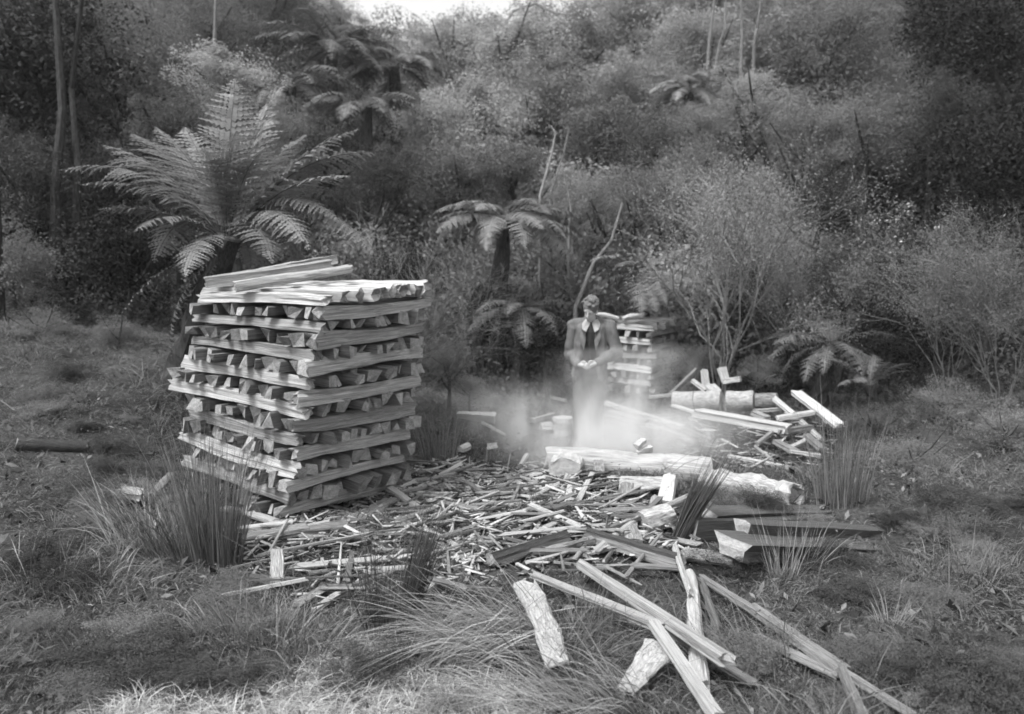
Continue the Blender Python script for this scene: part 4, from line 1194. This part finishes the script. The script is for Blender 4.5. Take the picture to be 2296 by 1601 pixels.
# ------------------------------------------------------------------ bare and fine-branched shrubs, trunks
def twig_mesh(name, seed, stems, h, spread, levels, mat, r0=.02, leafmat=None, leaves=0, leaf=.03, curl=.35, kids=3, bs=.3):
    r = random.Random(seed)
    Vv, Ff, tips = [], [], []
    def seg(a, b, ra, rb):
        o = len(Vv); fm = frame(b - a, Vector((.2, 1, .1)))
        for p, q in ((a, ra), (b, rb)):
            for k in range(3):
                Vv.append(tuple(p + fm @ Vector((0, math.cos(k * 2.094), math.sin(k * 2.094))) * q))
        for k in range(3):
            Ff.append((o + k, o + (k + 1) % 3, o + 3 + (k + 1) % 3, o + 3 + k))
    def grow(p, d, L_, rad, lev):
        ns = 4
        for i in range(ns):
            d = (d + Vector((r.gauss(0, curl), r.gauss(0, curl), r.gauss(.06, curl * .6))) * .35).normalized()
            q = p + d * L_ / ns
            seg(p, q, rad * (1 - .2 * i / ns), rad * (1 - .2 * (i + 1) / ns))
            p = q
            if lev > 0 and i >= 1:
                for _ in range(kids if i == ns - 1 else r.choice((0, 1, 2))):
                    dd = (d + Vector((r.gauss(0, bs), r.gauss(0, bs), r.gauss(.05, bs * .7)))).normalized()
                    grow(p, dd, L_ * r.uniform(.5, .75), rad * .6, lev - 1)
        if lev <= 1:
            tips.append(p)
    for s in range(stems):
        an = r.uniform(0, 6.28)
        d = Vector((math.cos(an) * spread * r.random(), math.sin(an) * spread * r.random(), 1)).normalized()
        grow(Vector((math.cos(an) * .05, math.sin(an) * .05, 0)), d, h * r.uniform(.4, .55), r0 * r.uniform(.7, 1.1), levels)
    me = bpy.data.meshes.new(name); me.from_pydata(Vv, [], Ff); me.materials.append(mat); me.update()
    lm = None
    if leafmat and tips:
        t = np.array([tuple(p) for p in tips])
        c = t[rng.integers(0, len(t), leaves)] + rng.normal(0, h * .035, (leaves, 3))
        V, Fc = leaf_cards(c, rng.uniform(.6, 1.3, leaves) * leaf, .2, .22)
        lm = np_mesh('foliage', V, Fc, leafmat)
    return me, lm
def twig_tree(name, px, py, d, label, h, seed, stems=6, spread=.5, levels=3, mat='twig', r0=.018, leaves=0, leafmat='leaf_lt', lean=0.0, leaf=.04, kids=3, cat='shrub', bs=.3):
    p = at(px, py, d); p.z = gz(p.x, p.y) - .02
    root = empty(name, p)
    me, lm = twig_mesh('stems', seed, stems, h, spread, levels, M[mat], r0, M[leafmat] if leaves else None, leaves, leaf, kids=kids, bs=bs, curl=.55)
    link('stems', me, root)
    if lm:
        link('foliage', lm, root)
    root.rotation_euler = (0, lean, 0)
    tag(root, label, cat, 'bare and fine-branched shrubs')
twig_tree('bare_shrub', 860, 640, 9.9, 'bare twiggy shrub right of the large fern, over the stack', 2.3, 21, 7, .5, 4, r0=.012, kids=3, bs=.6)
twig_tree('fine_branched_tree', 1618, 770, 12.0, 'fine-branched tree fanning upward at right of centre', 3.5, 29, 7, .14, 4, r0=.017, leaves=12000, leafmat='leaf_lt', leaf=.05, cat='tree', bs=.28, kids=2)
twig_tree('bare_shrub', 1715, 740, 13.0, 'slim twiggy shrub joining the right of the fine-branched tree', 2.6, 23, 4, .35, 4, r0=.014, leaves=4000, leafmat='leaf_md', leaf=.05, bs=.36, kids=2)
twig_tree('bare_shrub', 2115, 880, 11.4, 'wispy twiggy shrub at right, left of the pair', 2.3, 24, 5, .4, 4, r0=.010, leaves=11000, leafmat='leaf_md', leaf=.045, bs=.36, kids=2)
twig_tree('bare_shrub', 2245, 900, 11.0, 'wispy twiggy shrub at the right edge', 2.4, 25, 5, .35, 4, r0=.010, leaves=11000, leafmat='leaf_md', leaf=.045, bs=.36, kids=2)
twig_tree('bare_shrub', 1530, 640, 14.4, 'bare leaning branches above the low dark fern', 1.6, 26, 4, .9, 3, r0=.014)
twig_tree('bare_shrub', 1290, 600, 14.2, 'tangle of bare stems right of the umbrella fern', 2.2, 27, 4, .35, 3, r0=.014)
TR = 'slender trunks showing in the forest'
def stem(pts, r0, label, mat='pale_trunk', cat='trunk'):
    P = [at(*q) for q in pts]
    g = gz(P[0].x, P[0].y)
    if P[0].z > g:
        P = [Vector((P[0].x, P[0].y, g - .05))] + P
    b = P[0].copy()
    rad = [r0 * (1 - .6 * i / (len(P) - 1)) for i in range(len(P))]
    o = link('slender_tree', tube_mesh('trunk', [p - b for p in P], rad, M[mat], 7, .12, int(pts[0][0])))
    o.location = b
    tag(o, label, cat, TR)
for (pts, r0, lab, mt) in [
        ([(1585, 160, 22), (1590, 90, 22), (1602, 0, 22), (1606, -80, 22)], .05, 'pale slender trunk at top, leftmost of the upper right group', 'mid_trunk'),
        ([(1600, 175, 21), (1612, 100, 21), (1625, 60, 21), (1630, -60, 21)], .035, 'thin pale trunk close beside the leftmost one at top', 'mid_trunk'),
        ([(1660, 170, 22), (1663, 80, 22), (1660, -60, 22)], .06, 'straight pale trunk in the middle of the upper right group', 'mid_trunk'),
        ([(1690, 100, 22), (1700, 40, 22), (1712, -60, 22)], .05, 'pale trunk rightmost of the upper right group', 'mid_trunk'),
        ([(1560, 60, 24), (1562, 0, 24), (1563, -60, 24)], .04, 'faint far trunk left of the upper right group', 'mid_trunk'),
        ([(1210, 440, 15), (1235, 350, 15), (1245, 300, 15), (1235, 282, 15)], .03, 'leaning pale dead trunk with snapped top above the umbrella fern', 'pale_trunk'),
        ([(1235, 430, 15.2), (1262, 350, 15.2), (1275, 290, 15.2)], .028, 'grey trunk leaning right beside the dead snapped one', 'mid_trunk'),
        ([(1275, 520, 14.5), (1280, 470, 14.5), (1268, 400, 14.5)], .03, 'upright grey stem right of the umbrella fern', 'mid_trunk'),
        ([(1290, 690, 13), (1330, 590, 13), (1370, 540, 13), (1395, 455, 13)], .04, 'grey trunk leaning right between the two middle ferns', 'mid_trunk'),
        ([(1065, 760, 13.2), (1100, 640, 13.2), (1112, 560, 13.2)], .05, 'dim trunk left of the umbrella fern\'s stem', 'trunk'),
        ([(480, 130, 18), (482, 60, 18), (484, -40, 18)], .06, 'pale straight trunk high above the large fern', 'mid_trunk'),
        ([(120, 740, 13.3), (126, 560, 13.3), (124, 420, 13.3), (140, 250, 13.5), (120, -60, 14)], .11, 'dark trunk at left, nearer the edge of the pair', 'trunk'),
        ([(168, 730, 13.5), (166, 560, 13.5), (176, 380, 13.5), (160, 200, 14), (190, -60, 14)], .08, 'dark trunk at left, right one of the pair', 'trunk'),
        ([(0, 700, 12.0), (-10, 400, 12.0), (-20, 100, 12)], .09, 'dark trunk cut by the left edge', 'trunk'),
        ([(2090, 240, 17), (2120, 100, 17), (2140, -50, 17)], .05, 'grey trunk at upper right beside the dark tree', 'trunk')]:
    stem(pts, r0, lab, mt)
# bare crooked branch against the sky
P = [at(*q) for q in [(1130, 60, 24), (1150, 25, 24), (1200, 8, 24), (1245, 30, 24), (1300, 36, 24)]]
b = Vector((P[0].x, P[0].y, gz(P[0].x, P[0].y) - .05))
o = link('bare_branch', tube_mesh('branch', [Vector()] + [p - b for p in P], [.07, .05, .045, .04, .035, .02], M['pale_trunk'], 6, .1, 3))
o.location = b
tag(o, 'bare crooked branch curving against the sky gap', 'branch', TR)

# ------------------------------------------------------------------ the man
def ball_chain(bm, pts, radii, steps=7, squash=(1, 1, 1)):
    for i in range(len(pts) - 1):
        a, b = Vector(pts[i]), Vector(pts[i + 1])
        for k in range(steps + 1):
            t = k / steps
            m = Matrix.Translation(a.lerp(b, t)) @ Matrix.Diagonal((squash[0], squash[1], squash[2], 1))
            bmesh.ops.create_icosphere(bm, subdivisions=2, radius=radii[i] * (1 - t) + radii[i + 1] * t, matrix=m)
def ball(bm, c, r3, rot=None):
    m = Matrix.Translation(Vector(c))
    if rot is not None:
        m = m @ rot.to_4x4()
    bmesh.ops.create_icosphere(bm, subdivisions=3, radius=1, matrix=m @ Matrix.Diagonal((*r3, 1)))
def fused(name, bm, voxel, mat, smooth=4):
    me = bpy.data.meshes.new(name); bm.to_mesh(me); bm.free()
    tmp = bpy.data.objects.new('tmp', me); C.objects.link(tmp)
    md = tmp.modifiers.new('r', 'REMESH'); md.mode = 'VOXEL'; md.voxel_size = voxel
    sm = tmp.modifiers.new('s', 'SMOOTH'); sm.iterations = smooth; sm.factor = .5
    dg = bpy.context.evaluated_depsgraph_get()
    out = bpy.data.meshes.new_from_object(tmp.evaluated_get(dg))
    bpy.data.objects.remove(tmp)
    out.name = name
    out.materials.clear(); out.materials.append(mat)
    out.polygons.foreach_set('use_smooth', np.ones(len(out.polygons), bool))
    return out
M['skin'] = plain_mat('skin', .34, .42, 20, .55, bump=.05, spec=.3)
M['hair'] = plain_mat('hair', .08, .2, 30, .6, (1, 1, 4), .8)
M['jacket'] = plain_mat('jacket_cloth', .09, .17, 9, .9, (1.6, 1.6, .6), bump=.9)
M['trousers'] = plain_mat('trouser_cloth', .06, .09, 25, .9, bump=.25)
M['pullover'] = plain_mat('dark_pullover', .025, .04, 40, .95, bump=.3)
M['shirt'] = plain_mat('white_collar', .5, .6, 10, .8, bump=.1)
M['boot'] = plain_mat('boot_leather', .02, .05, 20, .5)
def man():
    foot = at(1316, 992, 9.8); foot.z = gz(foot.x, foot.y)
    root = empty('person', foot)
    root.rotation_euler = (0, R(1.5), R(-10)); root.scale = (.96, 1.0, 1.04)
    S = [(-.205, .0, 1.37), (.215, .01, 1.395)]
    E = [(-.255, .06, 1.08), (.315, .00, 1.12)]
    Wr = [(-.125, -.20, .985), (.10, -.235, 1.02)]
    head = Vector((-.015, -.085, 1.585)); tilt = Matrix.Rotation(R(32), 3, 'X') @ Matrix.Rotation(R(-14), 3, 'Z')
    H = lambda x, y, z: head + tilt @ Vector((x, y, z))
    # body: head with face, neck, torso, arms, hands, legs, feet in one skin
    bm = bmesh.new()
    ball(bm, head + tilt @ Vector((0, .008, .02)), (.076, .096, .098), tilt)
    ball(bm, H(0, -.022, -.045), (.060, .066, .070), tilt)
    ball(bm, H(0, -.055, -.088), (.032, .030, .024), tilt)              # chin
    ball_chain(bm, [H(0, -.088, .012), H(0, -.112, -.024)], [.010, .016], 4)   # nose
    ball(bm, H(0, -.090, -.056), (.024, .010, .007), tilt)              # mouth
    for s in (-1, 1):
        ball(bm, H(s * .078, .008, -.012), (.012, .022, .032), tilt)    # ear
        ball(bm, H(s * .030, -.076, .026), (.022, .014, .008), tilt)    # brow
        ball(bm, H(s * .030, -.080, .004), (.013, .008, .008), tilt)    # eye
    ball_chain(bm, [(0, .0, 1.37), (-.005, -.03, 1.49)], [.062, .058], 6)
    ball_chain(bm, [(0, 0, .93), (0, .0, 1.12), (0, .0, 1.32)], [.145, .135, .155], 6, (1, .68, 1))
    for k, s in enumerate((-1, 1)):
        ball_chain(bm, [(0, 0, 1.36), S[k], E[k], Wr[k]], [.08, .068, .048, .030], 7)
        w = Vector(Wr[k]); d = (Vector((0, -.30, .985)) - w).normalized()
        palm = w + d * .055
        ball_chain(bm, [w, palm, w + d * .085], [.027, .034, .032], 3, (1, 1, .75))
        side = Vector((0, 0, 1)).cross(d)
        for f in range(4):                                              # fingers curled toward each other
            o_ = Vector((0, -.012 * s * 0, 0)) + Vector((0, 0, .026 - .017 * f)) + Vector((0, -.010, 0))
            L_ = (.040, .046, .043, .034)[f]
            k0 = w + d * .10 + o_
            k1 = k0 + (d + Vector((-s * .5, -.4, -.1))).normalized() * L_
            k2 = k1 + (Vector((-s * .6, .55, -.35))).normalized() * L_ * .7
            ball_chain(bm, [w + d * .08 + o_ * .8, k0, k1, k2], [.0105, .0098, .0090, .0078], 3)
        th = w + d * .05 + Vector((0, -.006, .030))
        ball_chain(bm, [th, th + d * .035 + Vector((0, -.01, .018)), th + d * .07 + Vector((0, -.012, .012))], [.013, .011, .009], 3)
        ball_chain(bm, [(s * .09, 0, .92), (s * .105, -.02, .50), (s * .12, .015, .09)], [.088, .058, .042], 9)
        ball_chain(bm, [(s * .12, .03, .05), (s * .14, -.14, .035)], [.044, .036], 4)
    link('body', fused('body', bm, .0065, M['skin'], 3), root)
    # trousers
    bm = bmesh.new()
    ball_chain(bm, [(0, 0, .90), (0, 0, 1.02)], [.165, .165], 3, (1, .72, 1))
    for s in (-1, 1):
        ball_chain(bm, [(s * .088, 0, .92), (s * .105, -.02, .50), (s * .12, .012, .10)], [.112, .088, .078], 10)
    link('trousers', fused('trousers', bm, .012, M['trousers']), root)
    for s in (-1, 1):
        bm = bmesh.new()
        ball_chain(bm, [(s * .12, .035, .05), (s * .125, -.05, .052), (s * .142, -.15, .042)], [.058, .054, .046], 5, (.9, 1, .9))
        ball_chain(bm, [(s * .12, .03, .05), (s * .12, .02, .14)], [.056, .056], 3)
        link('boot', fused('boot', bm, .01, M['boot']), root)
    # pullover showing between the jacket fronts
    bm = bmesh.new()
    ball_chain(bm, [(0, -.012, 1.00), (0, -.012, 1.15), (0, -.01, 1.33)], [.162, .152, .160], 6, (1, .72, 1))
    link('pullover', fused('pullover', bm, .01, M['pullover']), root)
    # jacket: back, two open fronts, sleeves
    bm = bmesh.new()
    ball_chain(bm, [(0, .045, .86), (0, .04, 1.10), (0, .035, 1.36)], [.185, .175, .175], 8, (1.05, .62, 1))
    for k, s in enumerate((-1, 1)):
        ball_chain(bm, [(s * .145, -.035, .84), (s * .13, -.045, 1.1), (s * .115, -.035, 1.37)], [.085, .085, .075], 9, (.85, 1.1, 1))
        ball_chain(bm, [(s * .06, .02, 1.42), (s * .21, .01, 1.395)], [.075, .09], 5)
        ball_chain(bm, [S[k], E[k]], [.090, .078], 8)
        w = Vector(Wr[k]); e = Vector(E[k])
        ball_chain(bm, [E[k], tuple(e.lerp(w, .93))], [.078, .052], 8)
    jm = fused('jacket', bm, .010, M['jacket'], 3)
    for v in jm.vertices:                                               # creases and sag of worn cloth
        q = v.co
        f = mnoise.noise(Vector((q.x * 8 + q.z * 5, q.y * 8, q.z * 13))) * .013 + mnoise.noise(Vector((q.x * 17 + 5, q.y * 17, q.z * 7 + q.x * 9))) * .006
        v.co = q + v.normal * f
    jk = link('jacket', jm, root)
    # lapels: flat folded cloth on the jacket fronts
    for s in (-1, 1):
        bm = bmesh.new()
        pts = [(s * .060, -.100, 1.43), (s * .115, -.118, 1.375), (s * .125, -.150, 1.29), (s * .070, -.165, 1.14), (s * .052, -.150, 1.25)]
        f = bm.faces.new([bm.verts.new(p) for p in pts])
        bmesh.ops.solidify(bm, geom=[f], thickness=.012)
        me = bpy.data.meshes.new('lapel'); bm.to_mesh(me); bm.free(); me.materials.append(M['jacket'])
        link('lapel', me, jk)
    # open white collar, two long points
    for s in (-1, 1):
        bm = bmesh.new()
        A_ = [(s * .010, -.085, 1.440), (s * .045, -.078, 1.475), (s * .070, -.040, 1.485), (s * .078, .02, 1.485)]
        B_ = [(s * .050, -.155, 1.345), (s * .100, -.145, 1.375), (s * .108, -.070, 1.435), (s * .098, .03, 1.445)]
        va = [bm.verts.new(p) for p in A_]; vb = [bm.verts.new(p) for p in B_]
        fs = [bm.faces.new((va[i], va[i + 1], vb[i + 1], vb[i])) for i in range(3)]
        bmesh.ops.solidify(bm, geom=fs, thickness=.008)
        me = bpy.data.meshes.new('collar'); bm.to_mesh(me); bm.free(); me.materials.append(M['shirt'])
        link('collar', me, root)
    # hair: cap plus short locks swept forward and to one side
    bm = bmesh.new()
    ball(bm, H(0, .026, .042), (.096, .108, .104), tilt)
    rr = random.Random(4)
    for k in range(46):
        an = rr.uniform(0, 6.28); el = rr.uniform(.25, 1.4)
        p = Vector((.094 * math.cos(an) * math.cos(el), .02 + .11 * math.sin(an) * math.cos(el), .045 + .104 * math.sin(el)))
        if p.y < -.045 and p.z < .07:
            continue
        q = p + Vector((rr.uniform(-.02, .005), rr.uniform(-.03, -.005), rr.uniform(-.006, .01)))
        ball_chain(bm, [head + tilt @ p, head + tilt @ q], [.017, .012], 2)
    link('hair', fused('hair', bm, .008, M['hair'], 2), root)
    tag(root, 'man in open jacket with white collar points, head bowed over joined hands, amid smoke', 'person')
man()

# ------------------------------------------------------------------ smoke drifting round the man
def smoke():
    c0 = at(1290, 900, 9.4); c0.z = gz(c0.x, c0.y)
    half = Vector((2.6, 1.6, 0)); top = 1.25
    bm = bmesh.new()
    bmesh.ops.create_cube(bm, size=1, matrix=Matrix.Translation((0, 0, top / 2 - .3)) @ Matrix.Diagonal((half.x * 2, half.y * 2, top + .6, 1)))
    me = bpy.data.meshes.new('smoke'); bm.to_mesh(me); bm.free()
    m = bpy.data.materials.new('wood_smoke'); m.use_nodes = True
    nt = m.node_tree; nt.nodes.clear(); N, L = nt.nodes, nt.links
    tc = N.new('ShaderNodeTexCoord')
    blobs = []
    def P(px, py, d):
        return at(px, py, d) - c0
    for (c, r3, s) in [(P(1300, 965, 9.1), (1.1, .8, .55), .48), (P(1360, 870, 9.2), (.8, .6, .62), .36), (P(1150, 920, 9.5), (1.0, .9, .42), .22),
                       (P(1425, 840, 9.4), (.6, .6, .55), .32), (P(1430, 985, 8.7), (1.2, .9, .40), .55), (P(1250, 1000, 8.5), (.7, .6, .32), .40), (P(1540, 950, 9.2), (.9, .8, .42), .28), (P(1470, 810, 9.6), (.6, .6, .5), .22)]:
        mp = N.new('ShaderNodeMapping'); mp.vector_type = 'POINT'
        mp.inputs['Location'].default_value = [-c[i] / r3[i] for i in range(3)]
        mp.inputs['Scale'].default_value = [1 / q for q in r3]
        L.new(tc.outputs['Object'], mp.inputs[0])
        ln = N.new('ShaderNodeVectorMath'); ln.operation = 'LENGTH'; L.new(mp.outputs[0], ln.inputs[0])
        mr = N.new('ShaderNodeMapRange'); mr.interpolation_type = 'SMOOTHSTEP'
        L.new(ln.outputs['Value'], mr.inputs[0])
        mr.inputs[1].default_value = 0; mr.inputs[2].default_value = 1.15; mr.inputs[3].default_value = s; mr.inputs[4].default_value = 0
        blobs.append(mr.outputs[0])
    acc = blobs[0]
    for b in blobs[1:]:
        ad = N.new('ShaderNodeMath'); ad.operation = 'ADD'; L.new(acc, ad.inputs[0]); L.new(b, ad.inputs[1]); acc = ad.outputs[0]
    t = noise_at(N, L, tc.outputs['Object'], 2.6, (1, 1, .55), 5, .62, 1.1)
    den = mul(N, L, acc, maprange(N, L, t, .0, 2.2, .40, .66))
    den = mul(N, L, den, 2.3)
    vol = N.new('ShaderNodeVolumePrincipled')
    vol.inputs['Color'].default_value = grey(.97)
    vol.inputs['Anisotropy'].default_value = .2
    L.new(den, vol.inputs['Density'])
    out = N.new('ShaderNodeOutputMaterial'); L.new(vol.outputs[0], out.inputs['Volume'])
    me.materials.append(m)
    o = link('smoke', me)
    o.location = c0
    tag(o, 'white wood smoke drifting round the man\'s legs', 'smoke', kind='stuff')
smoke()

# ------------------------------------------------------------------ thin haze added over clearing and slope, lifting blacks like lens flare
def haze():
    bm = bmesh.new()
    bmesh.ops.create_cube(bm, size=1, matrix=Matrix.Translation((0, 42, 17)) @ Matrix.Diagonal((170, 120, 44, 1)))
    me = bpy.data.meshes.new('haze'); bm.to_mesh(me); bm.free()
    m = bpy.data.materials.new('flare_haze'); m.use_nodes = True
    nt = m.node_tree; nt.nodes.clear()
    v = nt.nodes.new('ShaderNodeVolumePrincipled')
    v.inputs['Color'].default_value = grey(.95)
    v.inputs['Density'].default_value = HAZE
    o = nt.nodes.new('ShaderNodeOutputMaterial')
    nt.links.new(v.outputs[0], o.inputs['Volume'])
    me.materials.append(m)
    tag(link('haze', me), 'thin haze added over clearing and slope to lift the blacks', 'haze', kind='stuff')
HAZE = .0006
haze()
